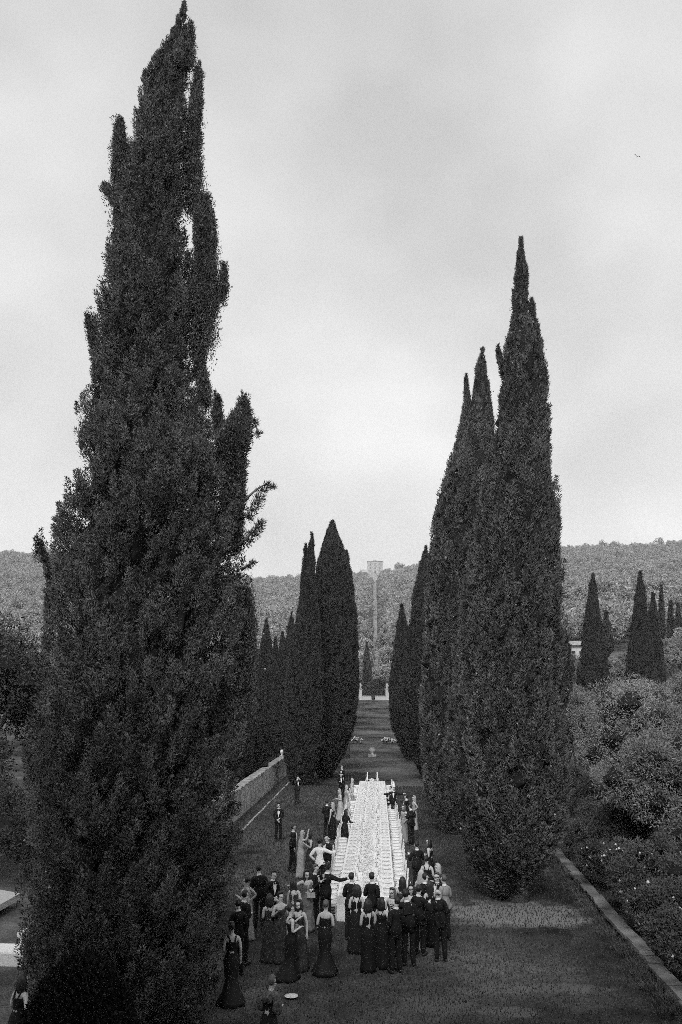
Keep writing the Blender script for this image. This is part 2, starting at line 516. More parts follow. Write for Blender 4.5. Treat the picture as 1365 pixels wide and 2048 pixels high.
def rows_to_profile(rows, D, zbase=None):
    rows = sorted(rows, key=lambda r: -r[0])
    z = []; cx = []; rr = []
    for (py, xl, xr) in rows:
        a = at_y(xl, py, D); b = at_y(xr, py, D)
        tl, tr = math.atan2(a.x, D), math.atan2(b.x, D); c_ = D * math.tan((tl + tr) / 2)      # true round section between the two sight lines
        z.append((a.z + b.z) / 2); cx.append(c_); rr.append(max(math.hypot(c_, D) * math.sin((tr - tl) / 2), .03))
    z = np.array(z); cx = np.array(cx); rr = np.array(rr)
    o = np.argsort(z)
    return z[o], cx[o], rr[o]

def cypress_foliage(z, cx, r, D, nplume, leaves, L, leaf_l, leaf_w, rng, core=.72, lump=.14, dy=0.0, out_w=.22, back=.45, spread=.2, zmin_bias=None, depth=1.0):
    zz = np.linspace(z[0], z[-1], 400)
    rz = np.interp(zz, z, r); cxz = np.interp(zz, z, cx)
    pdf = rz + .12; pdf /= pdf.sum()
    k = rng.choice(400, int(nplume * 1.5), p=pdf)
    a = rng.uniform(0, 2 * math.pi, len(k))
    keep = (np.sin(a) < .35) | (rng.random(len(k)) < back)
    k = k[keep][:nplume]; a = a[keep][:nplume]; n = len(k)
    zc = zz[k] + rng.normal(0, .1, n)
    ph = rng.uniform(0, 6.28, 6)
    noise = (np.sin(a * 3 + zc * 1.3 + ph[0]) + np.sin(a * 5 - zc * 2.1 + ph[1]) + np.sin(a * 9 + zc * 3.7 + ph[2]) + np.sin(a * 2 + zc * .6 + ph[3]) + 1.2 * np.sin(a * 16 - zc * 4.3 + ph[4]) + np.sin(a * 23 + zc * 6.1 + ph[5])) / 5
    rad = np.interp(zc, z, r) * np.clip(rng.uniform(.76, 1.02, n) + lump * noise - lump * .20, .3, 1.02)
    Lp = L * rng.uniform(.5, 1.25, n) * np.clip(np.interp(zc, z, r) / (r.max() * .35), .35, 1)
    radial = np.stack([np.cos(a), np.sin(a) * depth, np.zeros(n)], -1)
    rad_in = np.maximum(rad - spread * Lp * .9, .0)
    # the axis follows the outline upward, leaning in where the crown narrows
    slope = (np.interp(zc + .6, z, r) - np.interp(zc, z, r)) / .6
    slopec = (np.interp(zc + .6, z, cx) - np.interp(zc, z, cx)) / .6
    c = np.stack([np.interp(zc, z, cx), np.full(n, D + dy), zc], -1) + radial * rad_in[:, None]
    ax = unit(np.array([0, 0, 1.0]) + radial * (out_w + np.clip(slope, -1, 1))[:, None] + np.stack([np.clip(slopec, -.7, .7), 0 * zc, 0 * zc], -1) + rng.normal(0, .10, (n, 3)))
    c = c - ax * (Lp * rng.uniform(.35, .85, n))[:, None]
    # leaves
    m = leaves
    t = rng.random((n, m)); th = rng.uniform(0, 6.283, (n, m))
    o1 = unit(np.cross(ax, rng.normal(size=(n, 3)))); o2 = np.cross(ax, o1)
    wp = spread * Lp[:, None] * np.sqrt(np.clip(1 - t, 0, 1)) * (.35 + .65 * np.minimum(t * 5, 1)) * rng.random((n, m)) ** .6
    perp = o1[:, None] * np.cos(th)[..., None] + o2[:, None] * np.sin(th)[..., None]
    base = c[:, None] + ax[:, None] * (Lp[:, None] * t)[..., None] + perp * wp[..., None]
    dr = unit(ax[:, None] * .9 + perp * .75 + rng.normal(0, .28, (n, m, 3)))
    base = base.reshape(-1, 3); dr = dr.reshape(-1, 3); q = len(base)
    P = leaf_tris(base, dr, leaf_l * rng.uniform(.6, 1.3, q), leaf_w * rng.uniform(.6, 1.3, q), rng)
    sh = np.repeat(rng.random(n) * .55, m) + rng.random(q) * .45
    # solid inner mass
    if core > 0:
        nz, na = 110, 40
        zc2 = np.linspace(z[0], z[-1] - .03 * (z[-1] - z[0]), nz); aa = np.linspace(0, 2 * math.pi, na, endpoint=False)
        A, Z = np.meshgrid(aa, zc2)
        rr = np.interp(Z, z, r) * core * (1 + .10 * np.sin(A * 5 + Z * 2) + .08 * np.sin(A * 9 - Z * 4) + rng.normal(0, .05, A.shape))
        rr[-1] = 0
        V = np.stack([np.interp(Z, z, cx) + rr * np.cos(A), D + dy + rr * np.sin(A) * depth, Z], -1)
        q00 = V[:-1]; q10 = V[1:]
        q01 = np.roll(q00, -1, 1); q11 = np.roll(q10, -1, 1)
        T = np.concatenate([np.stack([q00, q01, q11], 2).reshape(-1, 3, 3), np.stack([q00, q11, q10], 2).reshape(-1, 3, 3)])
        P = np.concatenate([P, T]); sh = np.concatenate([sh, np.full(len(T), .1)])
    return P, sh, c

def ncore():
    return 2 * 109 * 40
_oct = np.array([[1, 0, 0], [0, 1, 0], [-1, 0, 0], [0, -1, 0], [0, 0, 1.2], [0, 0, -1.2]], float)
_octf = np.array([[0, 1, 4], [1, 2, 4], [2, 3, 4], [3, 0, 4], [1, 0, 5], [2, 1, 5], [3, 2, 5], [0, 3, 5]])
def cones(c, axis_pts, n, size, rng):
    k = rng.choice(len(c), min(n, len(c)), replace=False)
    ctr = c[k]
    outv = ctr - axis_pts[k]; outv[:, 2] = 0; outv = unit(outv)
    ctr = ctr + outv * .22 + rng.normal(0, .08, ctr.shape)
    s = size * rng.uniform(.7, 1.3, len(k))
    V = ctr[:, None] + _oct[None] * s[:, None, None]
    return V[:, _octf].reshape(-1, 3, 3)

def cypress(label, lobes, D, foot, nplume, leaves, L=1.1, leaf=(.16, .05), seed=0, ncone=0, core=.72, lump=.14, m=None, name='cypress_tree', group=None, trunk_r=.3, conesize=.05, **kw):
    rng = np.random.default_rng(seed)
    z0, cx0, r0 = rows_to_profile(lobes[0]['rows'], D)
    bx = at_y(foot[0], foot[1], D).x if foot else cx0[0]
    bz = gzf(bx, D)
    root = empty(name, (bx, D, bz))
    tag(root, label, 'tree', group)
    Ps = []; Ss = []; Cs = []; As = []
    tot = sum(max(q.get('share', 1), .01) for q in lobes)
    for q in lobes:
        z, cx, r = rows_to_profile(q['rows'], D + q.get('dy', 0))
        kk = dict(kw); kk.update(q.get('kw', {}))
        P, S, c = cypress_foliage(z, cx, r, D, int(nplume * q.get('share', 1) / tot), leaves, q.get('L', L), leaf[0], leaf[1], rng,
                                  core=q.get('core', core), lump=q.get('lump', lump), dy=q.get('dy', 0), **kk)
        Ps.append(P); Ss.append(S); Cs.append(c)
        As.append(np.stack([np.interp(c[:, 2], z, cx), np.full(len(c), D + q.get('dy', 0)), c[:, 2]], -1))
    P = np.concatenate(Ps); S = np.concatenate(Ss)
    P = P.copy(); P[..., 2] = np.maximum(P[..., 2], bz + .02)
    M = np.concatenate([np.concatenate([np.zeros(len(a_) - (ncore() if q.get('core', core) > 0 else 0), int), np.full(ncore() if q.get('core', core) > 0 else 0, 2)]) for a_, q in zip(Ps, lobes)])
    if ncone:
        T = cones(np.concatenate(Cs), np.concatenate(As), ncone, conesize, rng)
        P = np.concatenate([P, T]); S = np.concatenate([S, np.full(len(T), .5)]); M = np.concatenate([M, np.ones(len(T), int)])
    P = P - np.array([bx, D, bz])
    link('crown', tri_mesh('crown', P, S, M), [m or M_CYP, M_CONE, M_CORE_SHADE], root)
    t = MB(); top = z0[-1] - bz; rr = random.Random(seed)
    pts = []; rad = []
    for i in range(9):
        k = i / 8 * .82; zc = top * k
        pts.append((float(np.interp(zc + bz, z0, cx0)) * min(1, k * 3) + bx * (1 - min(1, k * 3)) - bx, 0, zc - (.1 if i == 0 else 0))); rad.append(trunk_r * (1 - k) ** .8 * (1.35 if i == 0 else 1))
    t.tube(pts, rad, 10)
    for i in range(10):
        k = rr.uniform(.12, .7); zc = top * k; a = rr.uniform(0, 6.28); rl = float(np.interp(zc + bz, z0, r0)) * .6
        bx0 = float(np.interp(zc + bz, z0, cx0)) - bx
        t.tube([(bx0, 0, zc), (bx0 + rl * .6 * math.cos(a), rl * .6 * math.sin(a), zc + .8), (bx0 + rl * .8 * math.cos(a), rl * .8 * math.sin(a), zc + 2.0)],
               [trunk_r * .35 * (1 - k), trunk_r * .25 * (1 - k), .02], 6)
    t.build('trunk', M_BARK, root, smooth=True)
    return root

# ------------------------------------------------------------------ the near left cypress
L1 = [
 dict(rows=[(3, 369, 371), (40, 352, 376), (70, 338, 380), (100, 318, 388), (130, 295, 391), (160, 284, 378), (200, 275, 376), (240, 258, 386),
            (300, 246, 392), (350, 234, 390), (390, 228, 380), (420, 226, 374), (450, 223, 376), (505, 210, 385), (553, 200, 400), (593, 190, 410),
            (640, 180, 412), (690, 178, 404), (740, 176, 404), (790, 166, 414), (840, 148, 432), (880, 138, 455), (930, 126, 480), (990, 116, 490), (1050, 106, 492),
            (1110, 99, 490), (1200, 92, 492), (1280, 80, 500), (1350, 68, 500), (1450, 55, 497), (1550, 44, 494), (1650, 34, 488), (1750, 28, 480),
            (1850, 28, 468), (1930, 30, 450), (2010, 40, 425), (2090, 60, 400), (2180, 120, 350), (2260, 180, 320)], share=10, core=.58),
 dict(rows=[(52, 378, 386), (80, 372, 388), (125, 370, 391)], share=.05, core=0, L=.6),
 dict(rows=[(250, 238, 243), (275, 228, 250), (300, 224, 255), (350, 222, 258), (400, 226, 260)], share=.35, core=.4, L=.8),
 dict(rows=[(140, 396, 402), (165, 386, 403), (190, 382, 407), (230, 374, 405), (270, 368, 405), (310, 366, 407), (345, 372, 407), (385, 374, 396), (410, 374, 392)], share=.55, core=0, L=.7),
 dict(rows=[(375, 203, 215), (390, 206, 240), (396, 220, 240)], share=.04, core=0, L=.5),
 dict(rows=[(410, 392, 424), (425, 384, 434), (450, 382, 440), (500, 384, 438), (560, 382, 446), (620, 384, 440), (660, 386, 424), (690, 386, 406)], share=1.0, core=.45, L=.9),
 dict(rows=[(536, 446, 450), (560, 440, 455), (600, 436, 452)], share=.05, core=0, L=.5),
 dict(rows=[(700, 396, 410), (740, 392, 408), (770, 396, 424), (800, 398, 418)], share=.18, core=0, L=.6),
 dict(rows=[(797, 431, 437), (825, 426, 446), (850, 422, 455)], share=.08, core=0, L=.5),
 dict(rows=[(812, 480, 498), (826, 466, 506), (842, 444, 512), (862, 428, 514), (885, 424, 508), (920, 424, 496), (970, 440, 498), (1020, 440, 492), (1080, 446, 490)], share=1.1, core=.45, L=.8),
 dict(rows=[(1090, 74, 78), (1110, 80, 98), (1140, 88, 108), (1170, 94, 112)], share=.05, core=0, L=.5),
 dict(rows=[(640, 172, 182), (655, 172, 196), (690, 176, 200)], share=.08, core=0, L=.5),
 dict(rows=[(1190, 484, 500), (1230, 484, 504), (1300, 478, 506), (1400, 476, 500)], share=.4, core=.3, L=.8),
]
cyp1 = cypress('tallest ragged old cypress with broken outline filling the left side', L1, 19.5, (240, 2048), 12500, 105, L=.58, leaf=(.066, .028), seed=21, ncone=170,
        lump=.42, trunk_r=.42, out_w=.42, spread=.30, conesize=.028)
# side boughs that stand clear of the crown, a part of the tree
def bough(root, pts_px, D, tufts, seed):
    rng = np.random.default_rng(seed); m = MB()
    pts = [at_y(a, b, D) - root.location for a, b in pts_px]
    m.tube(pts, [.045 - .035 * i / (len(pts) - 1) for i in range(len(pts))], 6)
    b = m.build('bough', M_BARK, root, smooth=True)
    Ps = []; Ss = []
    for (px, py, r) in tufts:
        c = np.array(at_y(px, py, D) - root.location); n = int(420 * r / .3)
        v = unit(rng.normal(size=(n, 3))); q = c + v * r * 1.35 * rng.random((n, 1)) ** .8 * np.array([1, .8, .8])
        d = unit(v + np.array([.3, 0, .5]) + rng.normal(0, .4, (n, 3)))
        Ps.append(leaf_tris(q, d, .085 * rng.uniform(.6, 1.3, n), .026 * rng.uniform(.6, 1.3, n), rng)); Ss.append(rng.random(n))
    link('bough_foliage', tri_mesh('bough_foliage', np.concatenate(Ps), np.concatenate(Ss)), M_CYP, b)
bough(cyp1, [(470, 1030), (490, 1000), (512, 980), (532, 968), (549, 974)], 19.4,
      [(546, 974, .07), (536, 970, .09), (524, 982, .11), (520, 998, .12), (514, 1010, .12), (505, 1022, .13), (498, 1036, .1)], 1)
bough(cyp1, [(470, 1095), (492, 1078), (510, 1060), (524, 1042)], 19.4,
      [(522, 1046, .10), (515, 1058, .13), (505, 1070, .15), (496, 1082, .12)], 2)
bough(cyp1, [(482, 1140), (498, 1130), (508, 1122)], 19.4, [(506, 1126, .07), (497, 1134, .06)], 3)
bough(cyp1, [(480, 850), (500, 822), (512, 850), (519, 874)], 19.4, [(497, 826, .12), (508, 846, .12), (516, 868, .09), (488, 832, .14), (470, 842, .14)], 4)

# ------------------------------------------------------------------ right row
R1 = [
 dict(rows=[(482, 1041, 1044), (513, 1034, 1051), (540, 1029, 1057), (570, 1028, 1056), (600, 1024, 1058), (630, 1022, 1060), (655, 1018, 1068), (684, 1010, 1080),
            (715, 1005, 1092), (763, 1004, 1101), (805, 993, 1100), (842, 988, 1106), (900, 975, 1110), (960, 962, 1116), (1050, 945, 1124), (1150, 928, 1128), (1250, 916, 1131),
            (1350, 900, 1138), (1420, 892, 1142), (1500, 886, 1142), (1580, 888, 1142), (1640, 902, 1136), (1674, 912, 1127), (1714, 930, 1102), (1764, 965, 1062), (1800, 1005, 1042)], share=10),
 dict(rows=[(606, 1062, 1067), (640, 1058, 1074), (670, 1056, 1082), (700, 1056, 1090)], share=.25, core=.4, L=.8),
 dict(rows=[(706, 993, 1000), (725, 995, 1012), (745, 1000, 1016)], share=.06, core=0, L=.5),
 dict(rows=[(1290, 1122, 1140), (1340, 1120, 1152), (1390, 1116, 1142)], share=.2, core=.3, L=.8),
]
cypress('tall dense cypress nearest on the right with its spire above the others', R1, 30.5, (1035, 1800), 6000, 110, L=1.05, leaf=(.12, .042), seed=5, ncone=170, core=.74,
        lump=.26, trunk_r=.34, out_w=.14, spread=.17, conesize=.034)
R2 = [
 dict(rows=[(700, 963, 968), (735, 951, 974), (760, 948, 975), (800, 943, 982), (850, 920, 990), (905, 903, 1000), (950, 882, 1005), (1030, 865, 1010), (1100, 859, 1010),
            (1200, 850, 1010), (1300, 844, 1005), (1400, 840, 1000), (1500, 843, 990), (1580, 850, 980), (1650, 875, 965), (1665, 890, 950)], share=8),
 dict(rows=[(760, 931, 935), (800, 928, 942), (850, 918, 945), (900, 905, 945)], share=.6, core=.5, L=1),
 dict(rows=[(768, 972, 978), (800, 968, 982), (850, 966, 990)], share=.3, core=.5, L=.8),
]
cypress('second cypress on the right with two thin tips left of the tallest spire', R2, 44.5, (915, 1662), 4200, 100, L=1.2, leaf=(.16, .055), seed=6, ncone=60, core=.80, lump=.20, trunk_r=.32, out_w=.10, spread=.15)
R25 = [dict(rows=[(1000, 900, 915), (1050, 880, 930), (1150, 862, 950), (1250, 850, 955), (1400, 838, 955), (1500, 838, 945), (1570, 850, 930), (1608, 870, 915)])]
cypress('third cypress on the right, mostly behind the second one', R25, 56, (890, 1608), 1100, 100, L=1.3, leaf=(.19, .06), seed=7, core=.82, lump=.1, out_w=.08, spread=.11)
R3 = [dict(rows=[(1097, 850, 853), (1125, 841, 860), (1160, 832, 872), (1200, 824, 885), (1280, 814, 895), (1380, 806, 900), (1440, 808, 898), (1500, 820, 890), (1545, 838, 878), (1560, 848, 870)])]
cypress('fourth cypress on the right with a pointed tip level with the ridge', R3, 69, (858, 1562), 1500, 90, L=1.3, leaf=(.21, .07), seed=8, core=.84, lump=.08, out_w=.07, spread=.10, m=M_CYPF)
R4 = [dict(rows=[(1212, 803, 806), (1240, 797, 812), (1290, 789, 826), (1350, 781, 835), (1410, 778, 840), (1450, 783, 840), (1490, 797, 835), (1518, 812, 828)])]
cypress('fifth cypress on the right, a narrow spire beside the far lawn', R4, 88, (820, 1520), 700, 100, L=1.8, leaf=(.33, .10), seed=9, core=.86, lump=.07, out_w=.06, spread=.10, m=M_CYPF)
# ------------------------------------------------------------------ left row beyond
L2 = [dict(rows=[(1043, 664, 668), (1060, 655, 675), (1085, 645, 685), (1110, 637, 695), (1150, 630, 703), (1200, 620, 710), (1270, 611, 715), (1330, 604, 718), (1400, 600, 716),
                 (1450, 604, 710), (1490, 612, 698), (1525, 622, 680), (1555, 640, 662)])]
cypress('broad pointed cypress on the left of the far lawn, highest in the middle', L2, 71, (650, 1556), 2600, 90, L=1.3, leaf=(.20, .07), seed=10, core=.85, lump=.06, out_w=.06, spread=.09, m=M_CYPF)
LS = [dict(rows=[(1100, 690, 694), (1150, 686, 704), (1220, 680, 714), (1300, 672, 718), (1370, 668, 719), (1430, 672, 714), (1480, 684, 702)])]
cypress('dark cypress showing as a right-hand edge behind the broad left one', LS, 92, (694, 1506), 500, 100, L=1.7, leaf=(.33, .1), seed=12, core=.86, lump=.06, out_w=.06, spread=.09, m=M_CYPF)
L3 = [dict(rows=[(1069, 623, 626), (1100, 616, 629), (1150, 606, 632), (1200, 598, 636), (1260, 588, 642), (1330, 576, 646), (1420, 566, 646), (1500, 566, 640), (1550, 576, 630), (1580, 590, 615)], share=3),
      dict(rows=[(1095, 611, 613), (1130, 606, 616), (1180, 600, 620)], share=.3, core=.5)]
cypress('slender two-tipped cypress left of the broad central one', L3, 66, (604, 1582), 1800, 90, L=1.3, leaf=(.20, .07), seed=11, core=.85, lump=.07, out_w=.06, spread=.10, m=M_CYPF)
# low cypresses behind the left wall
lows = [('low cypress spire rising just right of the big left tree', 505, 1245, 22, 84), ('bushy low cypress second from the big left tree', 533, 1238, 26, 88),
        ('thin low cypress third from the big left tree', 552, 1275, 20, 86), ('low pointed cypress fourth from the big left tree', 566, 1262, 24, 90),
        ('low cypress leaning on the slender two-tipped one', 584, 1225, 26, 82), ('shortest low cypress squeezed behind the left wall', 518, 1300, 24, 79),
        ('dark low cypress behind the far end of the left wall', 545, 1320, 34, 80)]
for i, (lb, x, yt, hw, D) in enumerate(lows):
    by = 1385 + HC / D * F * 1.05
    rows = [(yt, x - 1, x + 1), (yt + 25, x - hw * .28, x + hw * .28), (yt + 70, x - hw * .6, x + hw * .62), (yt + 140, x - hw * .95, x + hw), (yt + 200, x - hw * 1.05, x + hw * 1.05), (by - 25, x - hw * .9, x + hw * .9), (by, x - hw * .4, x + hw * .4)]
    cypress(lb, [dict(rows=rows)], D, None, 380, 100, L=1.3, leaf=(.24, .075), seed=40 + i, core=.85, lump=.1, out_w=.08, spread=.11, m=M_CYPF, trunk_r=.15)
for i, (x, y, h, r, lb) in enumerate([(-10.9, 50, 8.5, 1.8, 'dark cypress pressed behind the left wall, nearest the big tree'), (-10.6, 55.5, 9.5, 1.7, 'dark cypress behind the middle of the left wall'),
                                 (-10.9, 61, 9.0, 1.8, 'dark cypress behind the left wall below the low spires'), (-10.7, 67, 10.0, 1.8, 'dark cypress behind the far part of the left wall')]):
    rng = np.random.default_rng(130 + i); z = np.array([0, .06, .35, .7, .9, 1.0]) * h; rr_ = np.array([.75, .95, 1.0, .66, .3, .03]) * r
    Pq, Sq, c = cypress_foliage(z, np.zeros(6), rr_, 0, 700, 90, 1.1, .18, .06, rng, core=.84, lump=.12, out_w=.1, spread=.15)
    root = empty('cypress_tree', (x, y, 0)); tag(root, lb, 'tree'); link('crown', tri_mesh('crown', Pq, Sq), M_CYPF, root)
    t = MB(); t.tube([(0, 0, -.1), (0, 0, h * .4), (0, 0, h * .85)], [.2, .14, .03], 8); t.build('trunk', M_BARK, root)
# cypresses in the olive ground on the right
rights = [('dark cone cypress standing among olives right of the avenue', 1186, 1150, 1400, 36, 88), ('dark cypress with a pointed tip among the olives near the right edge', 1281, 1146, 1400, 36, 92),
          ('shorter cypress leaning against the one near the right edge', 1306, 1188, 1400, 30, 94), ('small far cypress just right of the dark cone one', 1213, 1225, 1300, 15, 150),
          ('thin far cypress standing alone near the right edge', 1323, 1173, 1270, 9, 175), ('small far cypress, middle of the last trio at the right edge', 1342, 1205, 1275, 9, 178),
          ('small far cypress at the very right edge of the picture', 1357, 1208, 1285, 11, 176)]
for i, (lb, x, yt, yb, hw, D) in enumerate(rights):
    h = yb - yt
    rows = [(yt, x - 1, x + 1), (yt + h * .12, x - hw * .25, x + hw * .25), (yt + h * .35, x - hw * .5, x + hw * .5), (yt + h * .6, x - hw * .7, x + hw * .75), (yt + h * .85, x - hw, x + hw), (yb, x - hw * .8, x + hw * .8), (yb + h * .1, x - hw * .4, x + hw * .4)]
    cypress(lb, [dict(rows=rows)], D, None, 420 if hw > 20 else 160, 90, L=1.5, leaf=(.30, .09) if hw > 20 else (.5, .16), seed=60 + i, core=.82, lump=.12, out_w=.10, spread=.12, m=M_CYPF, trunk_r=.2)
# further row trees towards the parapet, seen only past the nearer ones
for i, (lb, x, D, ht, rr_) in enumerate([('far left row cypress third before the parapet', -5.9, 122, 17, 2.4), ('far left row cypress second before the parapet', -6.2, 150, 17, 2.4), ('last left row cypress beside the parapet', -6.4, 184, 17, 2.4),
                          ('far right row cypress third before the parapet', 6.2, 112, 15, 2.3), ('far right row cypress second before the parapet', 6.3, 145, 15, 2.3), ('last right row cypress beside the parapet', 6.6, 182, 15, 2.4)]):
    rng = np.random.default_rng(90 + i); b = gzf(x, D)
    z = b + np.array([0, .12, .35, .7, .9, 1.0]) * ht; r = np.array([.5, .9, 1.0, .62, .3, .03]) * rr_
    P, S, c = cypress_foliage(z, np.full(6, x), r, D, 420, 80, 1.8, .42, .13, rng, core=.86, lump=.06, out_w=.06, spread=.09)
    root = empty('cypress_tree', (x, D, b)); tag(root, lb, 'tree')
    link('crown', tri_mesh('crown', P - np.array([x, D, b]), S), M_CYPF, root)
    t = MB(); t.tube([(0, 0, -.1), (0, 0, ht * .4), (0, 0, ht * .85)], [.3, .2, .04], 8); t.build('trunk', M_BARK, root)

# ------------------------------------------------------------------ broad crowns
def blob_foliage(rng, rx, ry, rz, nb, nl, leaf, up=.3, blob=(.28, .5), core=True):
    """clustered crown centred at the origin"""
    v = unit(rng.normal(size=(nb, 3))); v[:, 2] = np.where(v[:, 2] < -.35, -v[:, 2], v[:, 2])
    c = v * rng.uniform(.35, .85, (nb, 1)) * np.array([rx, ry, rz])
    br = rng.uniform(blob[0], blob[1], nb) * min(rx, ry, rz)
    k = rng.integers(0, nb, nl)
    d = unit(rng.normal(size=(nl, 3)) + np.array([0, 0, up]))
    base = c[k] + d * (br[k] * rng.uniform(.6, 1.06, nl))[:, None]
    dr = unit(d + rng.normal(0, .7, (nl, 3)))
    P = leaf_tris(base, dr, leaf[0] * rng.uniform(.6, 1.3, nl), leaf[1] * rng.uniform(.6, 1.3, nl), rng)
    S = rng.random(nb)[k] * .5 + rng.random(nl) * .5
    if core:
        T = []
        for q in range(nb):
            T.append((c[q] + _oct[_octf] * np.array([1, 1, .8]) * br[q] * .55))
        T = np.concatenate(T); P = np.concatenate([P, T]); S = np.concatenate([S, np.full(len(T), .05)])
    return P, S, c, br
def broad_tree(name, label, cat, x, y, h, r, seed, m, nb=16, nl=6000, leaf=(.2, .1), crown_low=.3, trunk=.2, group=None, blob=(.28, .5), blossoms=0, bs=.07, stems=1):
    rng = np.random.default_rng(seed); b = gzf(x, y)
    root = empty(name, (x, y, b)); tag(root, label, cat, group)
    rz = h * (1 - crown_low) / 2; zc = h - rz
    P, S, c, br = blob_foliage(rng, r, r, rz, nb, nl, leaf, blob=blob)
    P[..., 2] = np.maximum(P[..., 2] + zc, .02)
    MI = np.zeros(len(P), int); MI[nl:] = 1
    link('crown' if trunk > .08 else 'foliage', tri_mesh('crown', P, S, MI), [m, M_CORE_SHADE], root)
    t = MB()
    if trunk > .08:
        t.tube([(0, 0, -.1), (.1 * r * .2, 0, h * crown_low * .6), (0, .05, zc - rz * .2)], [trunk * 1.3, trunk, trunk * .6], 8)
        for q in range(min(6, nb)):
            e = c[q] + np.array([0, 0, zc]); t.tube([(0, 0, h * crown_low * .6), tuple(e * np.array([.5, .5, .7])), tuple(e)], [trunk * .5, trunk * .3, .02], 6)
        t.build('trunk', M_BARK, root, smooth=True)
    else:
        for q in range(min(6, nb)):
            e = c[q] + np.array([0, 0, zc]); t.tube([(0, 0, -.05), tuple(e * np.array([.4, .4, .6])), tuple(e)], [.03, .02, .01], 5)
        t.build('stem', M_BARK, root)
    if blossoms:
        k = rng.integers(0, nb, blossoms); d = unit(rng.normal(size=(blossoms, 3)) + np.array([-.7, -.6, .4]))
        ctr = c[k] + d * br[k][:, None] * 1.02; ctr[:, 2] += zc
        keep = ctr[:, 2] > .1; ctr = ctr[keep]
        V = ctr[:, None] + _oct[None] * (bs * rng.uniform(.6, 1.3, len(ctr)))[:, None, None]
        link('blossoms', tri_mesh('blossoms', V[:, _octf].reshape(-1, 3, 3)), M_BLOSSOM, root)
    return root

# left: dark oak behind the big cypress
broad_tree('oak_tree', 'dark round oak at the left edge behind the big cypress', 'tree', -23.5, 48, 11.3, 5.4, 101, M_BROAD, 30, 22000, (.25, .12), .12, .35)
broad_tree('oak_tree', 'lower dark oak at the left edge, in front of the round one', 'tree', -19.5, 36, 6.2, 3.6, 102, M_BROAD, 24, 14000, (.2, .1), .1, .25)
# round clipped bush in the dark corner
def clipped(name, label, x, y, r, h, seed):
    rng = np.random.default_rng(seed); root = empty(name, (x, y, 0)); tag(root, label, 'bush')
    n = 60000; v = unit(rng.normal(size=(n, 3))); v[:, 2] = np.abs(v[:, 2]) * 1.0
    rad = rng.uniform(.93, 1.02, n)[:, None]
    b = v * rad * np.array([r, r, h])
    d = unit(v + rng.normal(0, .6, (n, 3)))
    P = leaf_tris(b, d, .05 * rng.uniform(.6, 1.3, n), .03 * rng.uniform(.6, 1.3, n), rng)
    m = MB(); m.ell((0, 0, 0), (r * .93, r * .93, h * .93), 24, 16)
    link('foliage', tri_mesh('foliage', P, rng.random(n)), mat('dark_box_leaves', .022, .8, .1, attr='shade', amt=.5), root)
    m.build('inner_core', M_CORE_SHADE, root)  # solid body inside the leaves, in the same painted shade
clipped('clipped_bush', 'big rounded clipped bush in the dark lower left corner', -3.75, 10.9, 1.15, 3.85, 4)

# olives right of the wall
olives = [(11.6, 34, 5.6, 2.6), (12.4, 41, 7.0, 2.9), (17.5, 46, 6.6, 3.3), (12.5, 52, 7.0, 2.9), (22, 38, 6.0, 3.0), (24, 52, 7.0, 3.3), (19, 60, 6.6, 3.2),
          (29, 62, 6.4, 3.3), (15, 68, 6.0, 3), (35, 74, 6.3, 3.4), (25, 76, 5.6, 3.0), (33, 88, 5.6, 3.2), (43, 92, 6.0, 3.4), (42, 108, 6.2, 3.5), (52, 118, 6.5, 3.6),
          (34, 112, 5, 3.0), (47, 136, 6.2, 3.6), (60, 140, 6.2, 3.6), (33, 146, 4, 3.0), (20, 92, 5.4, 3.0), (29, 100, 4.2, 2.6), (17.5, 36, 4.6, 2.4)] + [(44, 122, 6, 3.6), (55, 128, 6.4, 3.8), (66, 150, 6.4, 3.8), (50, 148, 6, 3.6), (38, 126, 5.6, 3.4), (58, 108, 6.4, 3.6), (40, 100, 5.6, 3.4), (74, 160, 6.6, 3.8), (62, 164, 6, 3.6), (56, 158, 4.6, 3.2)]
kinds = ['tall', 'spreading', 'loose', 'rounded', 'pale', 'leaning']
plab = ['behind the low right wall nearest the tall cypress', 'second along the low right wall', 'in the middle of the olive ground', 'close behind the tall right cypress',
        'at the right edge above the rose hedge', 'at the right edge in the middle distance', 'below the dark cone cypress', 'at the right edge below the leaning cypresses',
        'in shade behind the right cypress row', 'at the right edge at the far olives', 'directly below the pointed right cypress', 'between the two dark right cypresses',
        'at the right edge beside the shorter cypress', 'beyond the shorter right cypress', 'at the far right edge, upper slope', 'between the dark cypresses, higher on the slope',
        'below the thin far cypress', 'under the trio of small far cypresses', 'near the pale farmhouse wall', 'hidden low behind the dark cone cypress', 'small, left of the pointed right cypress', 'low in front of the olive ground',
        'in the upper grove left of the shorter cypress', 'in the upper grove at its centre', 'in the upper grove near the last trio of cypresses', 'in the upper grove left of the last trio', 'in the upper grove right of the dark cone cypress',
        'at the right edge in the upper grove', 'between the two near dark cypresses, lower', 'at the far right edge beneath the wood', 'just beneath the hillside wood', 'near the farmhouse, beneath the wood']
for i, (x, y, h, r) in enumerate(olives):
    far = y > 70
    broad_tree('olive_tree', '%s grey olive tree %s' % (kinds[i % 6], plab[i]), 'olive tree', x, y, h * ((.84 if y > 70 else 1.0) + .12 * math.sin(i * 2.3)), r * 1.04, 200 + i, M_OLIVE, 34, 9000 if far else 42000, (.26, .09) if far else (.125, .042), .12, .2, 'olive trees right of the avenue', blob=(.24, .42))
